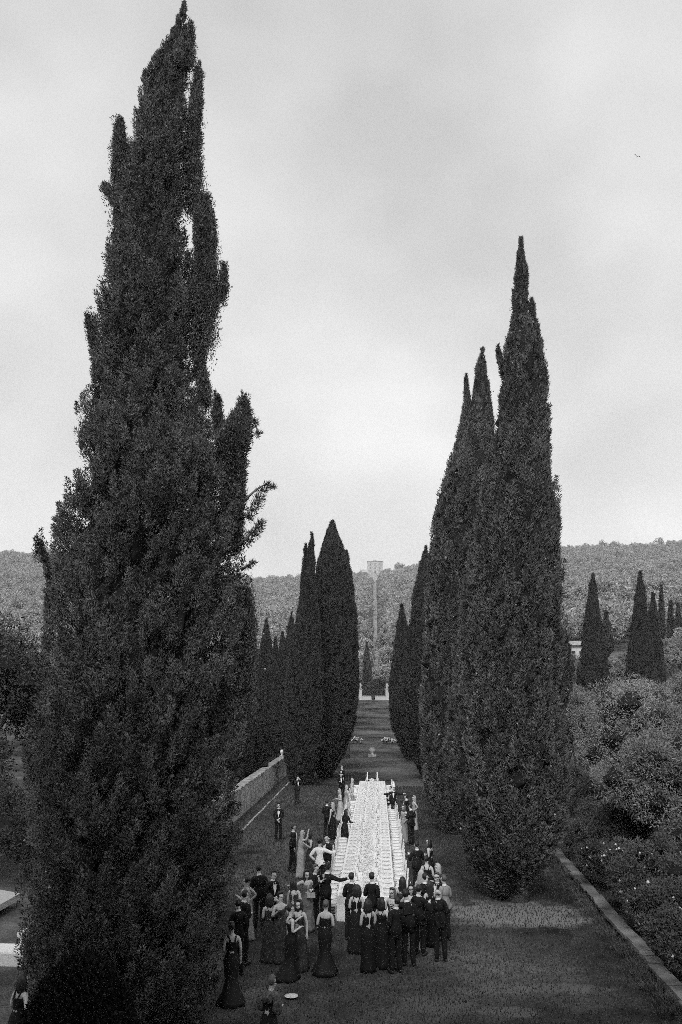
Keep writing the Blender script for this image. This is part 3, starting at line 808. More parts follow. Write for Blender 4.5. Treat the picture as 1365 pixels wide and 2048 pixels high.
# dark growth behind the canopy on the left
for i, (x, y, h, r) in enumerate([(-15.5, 33, 4.2, 2.6), (-20.0, 34, 4.4, 2.8), (-14.0, 38.5, 4.6, 2.6), (-22.5, 40, 6.5, 3.4), (-13.8, 44.5, 5.0, 2.6), (-17.5, 27.0, 1.5, 1.4), (-16.0, 30.0, 2.2, 1.9), (-12.6, 31.5, 2.6, 2.0)]):
    broad_tree('shrub', 'dark evergreen shrub ' + ('behind the pale canopy', 'left of the pale canopy at the picture edge', 'further back behind the pale canopy', 'under the round oak at the left edge', 'farthest back on the left, past the canopy', 'lowest, between canopy and bar table', 'just behind the canopy poles', 'squeezed between canopy and big cypress')[i],
               'shrub', x, y, h, r, 360 + i, M_BROAD, 22, 12000, (.12, .06), .0, .05, 'dark shrubs on the left')
# rose and shrub hedge on the right wall
hl = ['rose bush overhanging the low right wall nearest the camera', 'second rose bush from the near end of the right wall', 'third rose bush along the right wall', 'fourth rose bush along the right wall',
      'fifth rose bush along the right wall', 'sixth rose bush along the right wall', 'pale-flowered rose bush with most blossom behind the tall cypress', 'last rose bush at the far end of the right wall']
for i in range(8):
    y = 17.5 + i * 2.7
    broad_tree('rose_bush', hl[i], 'rose bush', 6.75 + .05 * (y - 15) + 1.12 + .25 * math.sin(i * 2.1), y, 1.9 + .5 * math.sin(i * 1.7 + 1), 1.75, 300 + i, M_SHRUB, 22, 16000, (.085, .045), .0, .05, 'rose bushes on the right wall',
               blossoms=(20, 34, 12, 24, 10, 40, 34, 8)[i], bs=.045, blob=(.3, .5))
sl = [(10.8, 20, 2.6, 2.0), (11.4, 25, 2.8, 2.1), (11.2, 29.5, 2.8, 1.9), (15, 26, 3.2, 2.4), (15, 31, 3.6, 2.3), (19.5, 30, 3.6, 2.5), (10.6, 39, 2.4, 1.8), (11, 44.5, 2.5, 1.9), (10.6, 36.2, 3.0, 1.9), (13.4, 34.6, 3.2, 2.0), (10.4, 49, 3.2, 2.0)]
sn = ['nearest the lower right corner', 'second up from the lower right corner', 'behind the middle of the rose hedge', 'at the right edge behind the near shrubs', 'below the near olives',
      'at the right edge below the olives', 'in the shade right of the tall cypress', 'at the end of the rose hedge', 'just beyond the last rose bush', 'between rose hedge and near olives', 'furthest, beside the second right cypress']
for i, (x, y, h, r) in enumerate(sl):
    broad_tree('shrub', 'dark leafy shrub ' + sn[i], 'shrub', x, y, h, r, 320 + i, M_SHRUB, 22, 16000, (.10, .05), .0, .05, 'dark shrubs behind the rose hedge')
def undergrowth():
    rng = np.random.default_rng(9); Ps = []; Ss = []
    k = 900; yy = rng.uniform(15, 46, k); sd = rng.choice([-1, 1, 1, 1], k); xx = 6.65 + .048 * (yy - 15) + sd * rng.uniform(.10, .42, k) + np.where(sd > 0, rng.uniform(0, 1.6, k), 0)
    for x, y in zip(xx, yy):
        h = rng.uniform(.06, .28) if x > 7.3 + .048 * (y - 15) else rng.uniform(.06, .24); n = 130
        a = rng.uniform(0, 6.28, n); rad = rng.random(n) ** .6 * (h * 1.3 + .05)
        b = np.stack([x + rad * np.cos(a), y + rad * np.sin(a), rng.random(n) * h * .6], -1)
        d = unit(np.stack([np.cos(a) * .6, np.sin(a) * .6, np.ones(n)], -1) + rng.normal(0, .3, (n, 3)))
        Ps.append(leaf_tris(b, d, rng.uniform(.5, 1.2, n) * (h * .5 + .03), rng.uniform(.5, 1.2, n) * .022, rng)); Ss.append(rng.random(n) * .6 + rng.random() * .4)
    tag(link('undergrowth', tri_mesh('undergrowth', np.concatenate(Ps), np.concatenate(Ss)), M_SHRUB), 'rough weeds growing along the low right wall', 'weeds', kind='stuff')
undergrowth()
# ------------------------------------------------------------------ flowering clumps across the far lawn
fl = [(704, 1491), (711, 1489), (720, 1490), (768, 1489), (777, 1487), (785, 1487), (791, 1490)]
fn = ['leftmost, half under the left cypresses', 'second from the left', 'nearest the lawn axis on the left', 'nearest the lawn axis on the right', 'second on the right side', 'third on the right side', 'rightmost, against the right cypresses']
for i, (px, py) in enumerate(fl):
    p = at_y(px, py, 111)
    broad_tree('flowering_bush', 'white flowering low bush across the far lawn, ' + fn[i], 'bush', p.x, 111 + .5 * math.sin(i), .8 + .15 * math.sin(i * 2), .62, 340 + i, M_SHRUB, 8, 900, (.12, .08), .02, .05,
               'white flowering bushes across the lawn', blossoms=60, bs=.085)
# stone urn on the axis
p = at_z(745, 1513, 0.1)
u = empty('stone_urn', (p.x, p.y, gzf(p.x, p.y))); tag(u, 'small pale stone urn standing alone on the lawn beyond the table', 'urn')
m = MB(); m.box((0, 0, .1), (.9, .9, .2)); m.build('plinth', M_COPE, u)
m = MB(); m.lathe([(.20, .20), (.22, .26), (.12, .34), (.14, .42), (.32, .58), (.36, .72), (.28, .86), (.34, .92), (.30, .94), (.05, .90)], n=16); m.build('bowl', M_PALE, u, smooth=True)

# ------------------------------------------------------------------ parapet, piers, hedge at the end of the lawn
PY = 210.0
pl = at_y(721, 1395, PY); pr = at_y(775, 1395, PY); gzp = gzf(0, PY)
mid = at_y(747, 1395, PY).x
for nm, x0, x1, lb in (('a', pl.x + .4, mid - .45, 'pale low parapet left of the gap at the end of the lawn'), ('b', mid + .45, pr.x - .4, 'pale low parapet right of the gap at the end of the lawn')):
    w = empty('parapet_wall', ((x0 + x1) / 2, PY, gzp)); tag(w, lb, 'wall')
    m = MB(); m.box((0, 0, .45), (x1 - x0, .5, 1.1)); m.build('wall_body', M_PALE, w)
    m = MB(); m.box((0, 0, 1.06), (x1 - x0 + .1, .66, .12)); m.build('coping', M_COPE, w)
for x, lb in ((pl.x, 'left stone gate pier with a statue at the end of the lawn'), (pr.x, 'right stone gate pier with a statue at the end of the lawn')):
    w = empty('gate_pier', (x, PY, gzp)); tag(w, lb, 'pier')
    m = MB(); m.box((0, 0, 1.3), (.85, .85, 2.6)); m.build('shaft', M_PALE, w)
    m = MB(); m.box((0, 0, 2.71), (1.1, 1.1, .2)); m.box((0, 0, 2.91), (.8, .8, .18)); m.build('cornice', M_COPE, w)
    m = MB(); m.lathe([(.25, 3.0), (.28, 3.2), (.22, 3.5), (.30, 3.8), (.20, 3.98), (.10, 4.05), (.15, 4.15), (.14, 4.28), (.03, 4.36)], n=12, sy=.8)
    m.tube([(.2, 0, 3.85), (.42, 0, 3.6), (.3, -.2, 3.4)], [.08, .06, .05], 6); m.build('statue', M_PALE, w, smooth=True)
# dark shrub in the gap and hedge behind
broad_tree('shrub', 'small dark bush in the gap of the far parapet', 'shrub', mid, PY - .4, 1.3, .45, 401, M_HEDGE, 8, 900, (.2, .1), .02, .05)
def hedge(name, label, x0, x1, y, h, t, seed):
    rng = np.random.default_rng(seed); b = gzf((x0 + x1) / 2, y); root = empty(name, ((x0 + x1) / 2, y, b)); tag(root, label, 'hedge'); L_ = x1 - x0
    n = 26000; q = np.stack([rng.uniform(-L_ / 2, L_ / 2, n), rng.uniform(-t / 2, t / 2, n), rng.uniform(0, h, n)], -1)
    s = rng.integers(0, 3, n); q[s == 0, 1] = -t / 2; q[s == 1, 2] = h; q[s == 2, 1] = -t / 2
    q[:, 2] += .15 * np.sin(q[:, 0] * 2.1) * (q[:, 2] / h)
    P = leaf_tris(q + rng.normal(0, .06, q.shape), unit(rng.normal(size=(n, 3)) + np.array([0, -.4, .5])), .3 * rng.uniform(.6, 1.3, n), .15 * rng.uniform(.6, 1.3, n), rng)
    link('foliage', tri_mesh('foliage', P, rng.random(n)), M_HEDGE, root)
    m = MB(); m.box((0, 0, h / 2 - .1), (L_ - .2, t - .2, h - .1)); m.build('inner_core', M_BARK, root)
hedge('hedge', 'dark clipped hedge behind the far parapet', -16, 15, PY + 5, 2.3, 1.8, 5)

# ------------------------------------------------------------------ hillside
def path_x(y):
    return at_y(751, 1250, 1.0).x * y
# single trees that show in the gap
gap = [('cypress_tree', 734, 1300, 238, 'c', 'dark thin cypress left of the hill path just above the hedge', 2.0, 15),
       ('broadleaf_tree', 728, 1345, 245, 'b', 'rounded tree just above the parapet on the left', 3.2, 7.5), ('broadleaf_tree', 768, 1345, 240, 'b', 'rounded tree just above the parapet on the right', 3.6, 8.5),
       ('broadleaf_tree', 783, 1318, 262, 'b', 'broad pale crown right of the lower hill path', 5.0, 11.5), ('broadleaf_tree', 722, 1272, 300, 'b', 'large pale crown left of the hill path', 5.0, 11),
       ('broadleaf_tree', 775, 1272, 310, 'b', 'large crown above the broad pale one right of the path', 5.0, 11), ('broadleaf_tree', 727, 1238, 350, 'b', 'crown left of the path higher on the hill', 4.6, 9.5),
       ('broadleaf_tree', 751, 1368, 228, 'b', 'dark low tree right behind the hedge on the axis', 2.6, 5.0)]
GAP = []
for i, (nm, px, py, D, k, lb, r, h) in enumerate(gap):
    x = at_y(px, py, D).x; GAP.append((x, D))
    if k == 'b':
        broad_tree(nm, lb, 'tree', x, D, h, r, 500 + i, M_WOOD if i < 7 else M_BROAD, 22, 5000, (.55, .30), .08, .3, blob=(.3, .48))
    else:
        rng = np.random.default_rng(500 + i); b = gzf(x, D)
        z = b + np.array([0, .15, .5, .8, 1.0]) * h; rr_ = np.array([.6, .9, 1.0, .6, .04]) * r * .6
        P, S, c = cypress_foliage(z, np.full(5, x), rr_, D, 260, 70, 1.6, .55, .18, rng, core=.85, lump=.1, out_w=.08, spread=.1)
        root = empty(nm, (x, D, b)); tag(root, lb, 'tree'); link('crown', tri_mesh('crown', P - np.array([x, D, b]), S), M_CYPF, root)
        t = MB(); t.tube([(0, 0, -.1), (0, 0, h * .8)], [.25, .05], 6); t.build('trunk', M_BARK, root)

# stepped path up the hill
m = MB(); vs = []; fs = []; ys = np.arange(240, 893, 5.0)
for y in ys:
    x = path_x(y); z = max(gzf(x - 2, y), gzf(x + 2, y)) + .12
    hw_ = .45 + .0013 * y; vs += [(x - hw_, y, z), (x + hw_, y, z)]
for i in range(len(ys) - 1): fs.append((2 * i, 2 * i + 1, 2 * i + 3, 2 * i + 2))
m.add(vs, fs)
tag(m.build('hill_steps', mat('worn_steps', .25, .95, nscale=.3, namt=.5)), 'straight pale stepped path climbing the wooded hill to the hermitage', 'path', kind='structure')

def wood():
    protos = []
    for k in range(5):
        rng = np.random.default_rng(600 + k)
        P, S, c, br = blob_foliage(rng, 1.0, 1.0, .85, 13, 900, (.17, .11), blob=(.30, .50), up=.5)
        P[..., 2] += .8
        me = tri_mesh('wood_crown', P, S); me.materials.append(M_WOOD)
        protos.append(bpy.data.objects.new('wood_crown', me))
    rng = np.random.default_rng(77)
    pts = []; y = 172.0
    while y < 925:
        step = 6.8 + max(y - 236, 0) * .0030
        lim = .52 * y + 60
        xs = np.arange(-lim - 20, lim, step) + rng.uniform(-.45, .45) * step
        xs = xs + rng.normal(0, .22 * step, len(xs)); yy = y + rng.normal(0, .25 * step, len(xs))
        pts.append(np.stack([xs, yy, np.full(len(xs), step)], -1)); y += step * .92
    # valley edges either side of the lawn in the middle distance
    q = np.concatenate(pts)
    px = at_y(751, 1250, 1.0).x * q[:, 1]
    keep = np.abs(q[:, 0] - px) > .7 + .0018 * q[:, 1] + q[:, 2] * .40
    for gx, gy in GAP: keep &= (np.hypot(q[:, 0] - gx, q[:, 1] - gy) > 5)
    hx = at_y(750, 1140, 893).x
    keep &= ~((np.abs(q[:, 0] - hx) < 10) & (q[:, 1] > 862) & (q[:, 1] < 915))
    keep &= ~((np.abs(q[:, 0]) < 20) & (q[:, 1] < 240))
    keep &= ~((np.abs(q[:, 0]) < 24) & (q[:, 1] < 236))
    keep &= ~((q[:, 0] > 30) & (q[:, 0] < 62) & (q[:, 1] < 190) & (q[:, 1] > 150))
    q = q[keep]; n = len(q)
    V = np.stack([q[:, 0], q[:, 1], gz(q[:, 0], q[:, 1]) + .2], -1)
    me = bpy.data.meshes.new('hillside_wood'); me.vertices.add(n); me.vertices.foreach_set('co', V.reshape(-1).astype(np.float32))
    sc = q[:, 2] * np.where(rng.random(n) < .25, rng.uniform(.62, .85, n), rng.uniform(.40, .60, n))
    a = me.attributes.new('siz', 'FLOAT_VECTOR', 'POINT'); a.data.foreach_set('vector', np.stack([sc, sc, sc * rng.uniform(.8, 1.25, n)], -1).reshape(-1).astype(np.float32))
    a = me.attributes.new('rot', 'FLOAT_VECTOR', 'POINT'); a.data.foreach_set('vector', np.stack([0 * sc, 0 * sc, rng.uniform(0, 6.28, n)], -1).reshape(-1).astype(np.float32))
    a = me.attributes.new('sel', 'INT', 'POINT'); a.data.foreach_set('value', rng.integers(0, 5, n).astype(np.int32))
    me.update()
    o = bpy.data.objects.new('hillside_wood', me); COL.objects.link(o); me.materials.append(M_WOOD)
    g = bpy.data.node_groups.new('wood_scatter', 'GeometryNodeTree')
    g.interface.new_socket('Geometry', in_out='INPUT', socket_type='NodeSocketGeometry')
    g.interface.new_socket('Geometry', in_out='OUTPUT', socket_type='NodeSocketGeometry')
    gi = g.nodes.new('NodeGroupInput'); go = g.nodes.new('NodeGroupOutput'); jn = g.nodes.new('GeometryNodeJoinGeometry')
    def na(name, typ):
        t = g.nodes.new('GeometryNodeInputNamedAttribute'); t.data_type = typ; t.inputs['Name'].default_value = name
        return [s for s in t.outputs if s.enabled and s.name == 'Attribute'][0]
    s_ = na('siz', 'FLOAT_VECTOR'); r_ = na('rot', 'FLOAT_VECTOR'); k_ = na('sel', 'INT')
    er = g.nodes.new('FunctionNodeEulerToRotation'); g.links.new(r_, er.inputs[0])
    for k, p in enumerate(protos):
        oi = g.nodes.new('GeometryNodeObjectInfo'); oi.inputs['Object'].default_value = p; oi.inputs['As Instance'].default_value = False
        cm = g.nodes.new('FunctionNodeCompare'); cm.data_type = 'INT'; cm.operation = 'EQUAL'
        ins = [s for s in cm.inputs if s.enabled]
        g.links.new(k_, ins[0]); ins[1].default_value = k
        ip = g.nodes.new('GeometryNodeInstanceOnPoints')
        g.links.new(gi.outputs[0], ip.inputs['Points']); g.links.new([s for s in cm.outputs if s.enabled][0], ip.inputs['Selection'])
        g.links.new(oi.outputs['Geometry'], ip.inputs['Instance']); g.links.new(er.outputs[0], ip.inputs['Rotation']); g.links.new(s_, ip.inputs['Scale'])
        g.links.new(ip.outputs[0], jn.inputs[0])
    g.links.new(jn.outputs[0], go.inputs[0])
    md = o.modifiers.new('scatter', 'NODES'); md.node_group = g
    tag(o, 'dense mid-grey wood covering the whole hillside up to the ridge', 'wood', kind='stuff')
    print('wood crowns', n)
wood()

# hermitage on the ridge
def hermitage():
    D = 888.0; a = at_y(735, 1140, D); b = at_y(766.5, 1140, D); w = b.x - a.x; cx = (a.x + b.x) / 2
    zt = at_y(750, 1123, D).z; zb = at_y(750, 1146, D).z; zl = at_y(750, 1155, D - 8).z
    root = empty('hermitage', (cx, D, zb)); tag(root, 'square pale hermitage with a small gable on top of the wooded ridge', 'building'); h = zt - zb
    m = MB(); m.box((0, 5, h / 2 - 5), (w, 10, h + 10)); m.build('wall', mat('old_plaster', .42, .9, nscale=.5, namt=.25), root)
    m = MB(); m.box((0, -1.2, (zl - zb) / 2 - 1), (w * .34, 2.4, abs(zl - zb) + 6)); m.build('terrace', mat('old_plaster', .33), root)
    m = MB(); m.box((0, 5, h + .25), (w + .8, 10.8, .5)); m.build('cornice', M_COPE, root)
    m = MB(); m.add([(-3.4, -.2, h + .5), (3.4, -.2, h + .5), (0, -.2, h + 2.2), (-3.4, 4, h + .5), (3.4, 4, h + .5), (0, 4, h + 2.2)], [(0, 1, 2), (5, 4, 3), (0, 2, 5, 3), (2, 1, 4, 5)]); m.build('gable', mat('old_plaster', .33), root)
    for i in range(3):
        for j in (-1, 0, 1):
            m = MB(); m.box((0, 0, 0), (1.0, .2, 1.5)); f = m.build('window', M_ROOF, root, loc=(j * w * .30, -.06, h * (.2 + .29 * i)))
            q = MB(); q.box((0, -.05, -1.1), (1.8, .4, .25)); q.build('sill', M_COPE, f)
    m = MB(); m.box((0, -2.46, 0.5), (1.4, .14, 2.6)); m.build('door', M_GLASSD, root)
hermitage()
# garden wall left of the hermitage
p = at_y(728, 1142, 884); m = MB(); m.box((0, 0, 0), (9, .6, 2.6)); m.box((0, 0, 1.4), (9.2, .9, .25))
tag(m.build('garden_wall', M_PALE, loc=p), 'short pale wall left of the hermitage on the ridge', 'wall')

# farmhouse corner on the right
def farmhouse():
    D = 165.0; a = at_y(1138, 1290, D); b = at_y(1172, 1290, D); zt = at_y(1150, 1291, D).z; zr = at_y(1150, 1283, D).z; w = b.x - a.x
    cx = (a.x + b.x) / 2; zb = gzf(cx, D); root = empty('farmhouse', (cx, D, zb)); tag(root, 'pale farmhouse half hidden behind the dark cone cypress', 'building'); h = zt - zb
    m = MB(); m.box((0, 3, h / 2), (w, 6, h)); m.build('wall', M_PALE, root)
    m = MB(); y0, y1 = -.5, 6.5; x = w / 2 + .4; t = zr - zb
    m.add([(-x, y0, h + .03), (x, y0, h + .03), (x, 3, t + .3), (-x, 3, t + .3), (x, y1, h + .03), (-x, y1, h + .03)], [(0, 1, 2, 3), (3, 2, 4, 5), (0, 3, 5), (1, 4, 2)]); m.build('roof', M_COPE, root)
    m = MB(); m.box((0, -.42, h - .1), (2 * x, .12, .14)); m.build('gutter', M_GLASSD, root)
    for j in (-.25, .2):
        m = MB(); m.box((0, 0, 0), (.7, .1, 1.0)); m.build('window', M_GLASSD, root, loc=(j * w, -.04, h - 1.6))
farmhouse()

# ------------------------------------------------------------------ the long table
TX, TY0, TY1, THW = -0.42, 27.5, 61.4, 0.92
def long_table():
    root = empty('long_table', (TX, TY0, 0)); tag(root, 'very long banquet table under white linen down the middle of the lawn', 'table')
    m = MB(); m.box((0, (TY1 - TY0) / 2, .735), (THW * 2 - .06, TY1 - TY0 - .06, .03)); m.build('tabletop', M_BARK, root)
    n = 14
    for i in range(n):
        for s in (-1, 1):
            m = MB(); m.tube([(0, 0, 0), (0, 0, .72)], .03, 8); m.build('leg', M_BARK, root, loc=(s * .75, .4 + i * (TY1 - TY0 - .8) / (n - 1), 0))
    # cloth: top with draped sides
    per = []; st = .09
    def side(x0, y0, x1, y1):
        l = math.hypot(x1 - x0, y1 - y0); k = int(l / st)
        for i in range(k): per.append((x0 + (x1 - x0) * i / k, y0 + (y1 - y0) * i / k))
    side(-THW, 0, THW, 0); side(THW, 0, THW, TY1 - TY0); side(THW, TY1 - TY0, -THW, TY1 - TY0); side(-THW, TY1 - TY0, -THW, 0)
    n = len(per); vs = []; fs = []; rr = random.Random(5)
    cxy = (0, (TY1 - TY0) / 2); ph = [rr.uniform(0, 6) for _ in range(3)]
    for lv, (dz, o) in enumerate([(.765, -.01), (.755, .005), (.6, .02), (.35, .035), (.1, .05), (.02, .055)]):
        for i, (x, y) in enumerate(per):
            nx = (1 if x >= THW - 1e-6 else -1 if x <= -THW + 1e-6 else 0); ny = (-1 if y <= 1e-6 else 1 if y >= TY1 - TY0 - 1e-6 else 0)
            s = i * st; w = (lv / 5) * .035 * (math.sin(s * 6.1 + ph[0]) + .6 * math.sin(s * 11.3 + ph[1]) + .5 * math.sin(s * 2.7))
            vs.append((x + nx * (o + w), y + ny * (o + w), dz))
    for lv in range(5):
        for i in range(n): fs.append((lv * n + i, (lv + 1) * n + i, (lv + 1) * n + (i + 1) % n, lv * n + (i + 1) % n))
    fs.append(tuple(range(n)))
    m = MB(); m.add(vs, fs)
    tag(m.build('tablecloth', M_CLOTH, loc=(TX, TY0, 0)), 'white floor-length linen cloth draped over the long table', 'tablecloth')
long_table()

# chairs
def make_chair():
    root = empty('chair', (0, 0, 0))
    s = MB(); s.box((0, 0, .43), (.42, .42, .035)); s.build('seat', M_WHITE, root)
    c = MB(); c.lathe([(.19, .449), (.215, .465), (.215, .485), (.18, .505), (.05, .51)], n=16, sx=.97, sy=.97); c.build('cushion', M_CUSH, root, smooth=True)
    for sx in (-1, 1):
        l = MB(); l.tube([(sx * .19, .19, 0), (sx * .185, .185, .42)], [.014, .018], 6); l.build('leg', M_WHITE, root)
        l = MB(); l.tube([(sx * .19, -.23, 0), (sx * .19, -.20, .45), (sx * .185, -.24, .93)], [.015, .018, .014], 6); l.build('leg', M_WHITE, root)
    b = MB(); b.tube([(-.20, -.242, .92), (0, -.262, .925), (.20, -.242, .92)], .017, 6); b.tube([(-.185, -.215, .56), (.185, -.215, .56)], .012, 6); b.tube([(-.185, -.235, .82), (.185, -.235, .82)], .012, 6)
    for k in (-.11, -.04, .04, .11): b.tube([(k, -.215, .56), (k, -.245, .92)], .009, 5)
    b.build('backrest', M_WHITE, root)
    st = MB(); st.tube([(-.19, .19, .2), (.19, .19, .2)], .009, 5); st.tube([(-.19, -.21, .2), (.19, -.21, .2)], .009, 5)
    for sx in (-1, 1): st.tube([(sx * .19, .19, .16), (sx * .19, -.22, .16)], .009, 5)
    st.build('stretcher', M_WHITE, root)
    return root
NCH = 47
SP = (TY1 - TY0 - .7) / (NCH - 1)
proto = make_chair(); first = True
rr = random.Random(3)
for s, nm in ((1, 'right'), (-1, 'left')):
    for i in range(NCH):
        o = proto if first else copy_tree(proto); first = False
        y = TY0 + .35 + i * SP
        push = rr.uniform(-.03, .05)
        o.location = (TX + s * (THW + .27 + push), y + rr.uniform(-.03, .03), 0)
        o.rotation_euler = (0, 0, R(90) * s + R(rr.uniform(-5, 5)))
        tag(o, ('white slat-back chair in the row along the %s side of the long table' if 0 < i < NCH - 1 else 'white chair %s in the %%s row of the long table' % ('nearest the camera' if i == 0 else 'farthest from the camera')) % nm, 'chair', 'chairs along the %s side of the table' % nm)

# place settings
def make_plate():
    root = empty('plate', (0, 0, 0))
    m = MB(); m.lathe([(.13, 0), (.165, .012), (.165, .016), (.12, .008), (.02, .008)], n=20); m.build('charger', M_CHARGER, root, smooth=True)
    m = MB(); m.lathe([(.08, .010), (.12, .026), (.118, .030), (.08, .018), (.01, .018)], n=20); m.build('dish', M_PORC, root, smooth=True)
    return root
def make_napkin():
    m = MB(); m.box((0, 0, .012), (.30, .10, .020)); m.box((.02, 0, .028), (.22, .07, .012)); return m.build('napkin', M_GREYLINEN)
def make_glass():
    m = MB(); m.lathe([(.036, 0), (.034, .004), (.005, .010), (.004, .09), (.020, .105), (.038, .14), (.036, .19), (.033, .195), (.034, .15), (.018, .112), (.002, .108)], n=12); return m.build('wine_glass', M_GLASS, smooth=True)
pp = make_plate(); npk = make_napkin(); gl = make_glass(); firsts = [True] * 4
TOP = .7665
for s, nm in ((1, 'right'), (-1, 'left')):
    for i in range(NCH):
        y = TY0 + .35 + i * SP; x = TX + s * (THW - .22)
        for k, (pr, off, lb, cat) in enumerate(((pp, (0, 0, 0), 'grey-rimmed dinner plate laid at a place on the %s side of the table', 'plate'), (npk, (0, -.255, 0), 'folded grey napkin beside a plate on the %s side of the table', 'napkin'),
                                         (gl, (-s * .24, .12, 0), 'stemmed glass above a plate on the %s side of the table', 'glass'))):
            o = pr if firsts[k] else copy_tree(pr); firsts[k] = False
            o.location = (x + off[0] + rr.uniform(-.012, .012), y + off[1] + rr.uniform(-.012, .012), TOP)
            o.rotation_euler = (0, 0, R(rr.uniform(-6, 6)))
            tag(o, lb % nm, cat, '%ss on the %s side of the table' % (cat, nm))
# two rows of candles in low holders
def make_candle(h, r, hold):
    root = empty('candlestick', (0, 0, 0))
    m = MB(); m.lathe([(.055, 0), (.05, .012), (.012, .025), (.012, hold - .02), (.03, hold), (.02, hold + .01)], n=12); m.build('holder', M_BRASS, root, smooth=True)
    m = MB(); m.lathe([(r, hold + .005), (r * .95, hold + h), (r * .3, hold + h + .01)], n=10); m.build('candle', M_CANDLE, root, smooth=True)
    return root
cs = make_candle(.26, .012, .10); cf = True
for s, nm in ((1, 'right'), (-1, 'left')):
    for i in range(44):
        o = cs if cf else copy_tree(cs); cf = False
        o.location = (TX + s * .36 + rr.uniform(-.05, .05), TY0 + .6 + i * .755 + rr.uniform(-.08, .08), TOP); k = rr.uniform(.65, 1.15); o.scale = (1.2, 1.2, k)
        tag(o, 'slim white candle in the %s-hand row along the long table' % nm, 'candle', 'candles in the %s-hand row' % nm)
for s, nm in ((1, 'right'), (-1, 'left')):
    root = empty('candlestick', (TX + s * .36, TY1 - .35, TOP)); tag(root, 'tall thick white candle at the far end of the table, the %s one' % nm, 'candle')
    m = MB(); m.lathe([(.08, 0), (.07, .03), (.03, .05), (.06, .12)], n=12); m.build('holder', M_BRASS, root)
    m = MB(); m.lathe([(.045, .12), (.042, .62), (.015, .66)], n=12); m.build('candle', M_CANDLE, root)
# low flower bowls down the centre
def make_flowers(seed):
    rng = np.random.default_rng(seed); root = empty('flower_bowl', (0, 0, 0))
    m = MB(); m.lathe([(.05, 0), (.09, .03), (.11, .07), (.10, .08), (.02, .06)], n=12); m.build('bowl', M_PORC, root, smooth=True)
    n = 60; q = rng.normal(0, 1, (n, 3)) * np.array([.10, .17, .035]) + np.array([0, 0, .12]); q[:, 2] = np.maximum(q[:, 2], .03)
    P = leaf_tris(q, unit(rng.normal(size=(n, 3)) + np.array([0, 0, .5])), np.full(n, .07), np.full(n, .03), rng)
    link('leaves', tri_mesh('leaves', P, rng.random(n)), mat('table_greenery', .60, attr='shade', amt=.5), root)
    n = 34; q = rng.normal(0, 1, (n, 3)) * np.array([.10, .18, .03]) + np.array([0, 0, .15]); q[:, 2] = np.maximum(q[:, 2], .05)
    V = q[:, None] + _oct[None] * rng.uniform(.02, .045, n)[:, None, None]
    link('blossoms', tri_mesh('blossoms', V[:, _octf].reshape(-1, 3, 3)), mat('cream_petals', .74), root)
    return root
fbs = [make_flowers(k) for k in range(3)]; used = set()
for i in range(48):
    k = i % 3; o = fbs[k] if k not in used else copy_tree(fbs[k]); used.add(k)
    o.location = (TX + rr.uniform(-.07, .07), TY0 + .5 + i * .70, TOP); o.rotation_euler = (0, 0, rr.uniform(-.4, .4) + (math.pi if i % 2 else 0))
    tag(o, 'low bowl of pale flowers down the centre of the long table', 'flowers', 'flower bowls down the centre of the table')
def make_pot(seed):
    root = empty('water_jug', (0, 0, 0)); m = MB(); m.lathe([(.05, 0), (.07, .04), (.065, .12), (.035, .18), (.045, .22), (.04, .22), (.02, .1)], n=12); m.build('jug_body', M_GLASS, root, smooth=True)
    m = MB(); m.tube([(.045, 0, .19), (.10, 0, .16), (.09, 0, .09), (.065, 0, .07)], .008, 6); m.build('handle', M_GLASS, root, smooth=True); return root
jug = make_pot(0); jf = True
for i in range(16):
    o = jug if jf else copy_tree(jug); jf = False
    s = 1 if i % 2 else -1
    o.location = (TX + s * .52, TY0 + 1.2 + i * 2.05, TOP); o.rotation_euler = (0, 0, rr.uniform(0, 6)); tag(o, 'glass water jug beside the candle rows on the long table', 'jug', 'glass water jugs on the table')

# ------------------------------------------------------------------ people
def skin_obj(name, V, E, RAD, m, parent, roots=(0,), sub=1, loc=(0, 0, 0), rz=0):
    me = bpy.data.meshes.new(name); me.from_pydata([tuple(v) for v in V], E, []); me.update()
    o = bpy.data.objects.new(name, me); COL.objects.link(o); me.materials.append(m)
    sk = o.modifiers.new('skin', 'SKIN'); sk.use_smooth_shade = True
    if not me.skin_vertices: me.attributes  # created below
    if len(me.skin_vertices) == 0:
        pass
    lay = me.skin_vertices[0].data
    for i, r in enumerate(RAD):
        lay[i].radius = (r, r) if not isinstance(r, tuple) else r
        lay[i].use_root = i in roots
    if sub:
        s = o.modifiers.new('sub', 'SUBSURF'); s.levels = sub; s.render_levels = sub
    o.location = loc; o.rotation_euler = (0, 0, rz)
    if parent: o.parent = parent
    return o

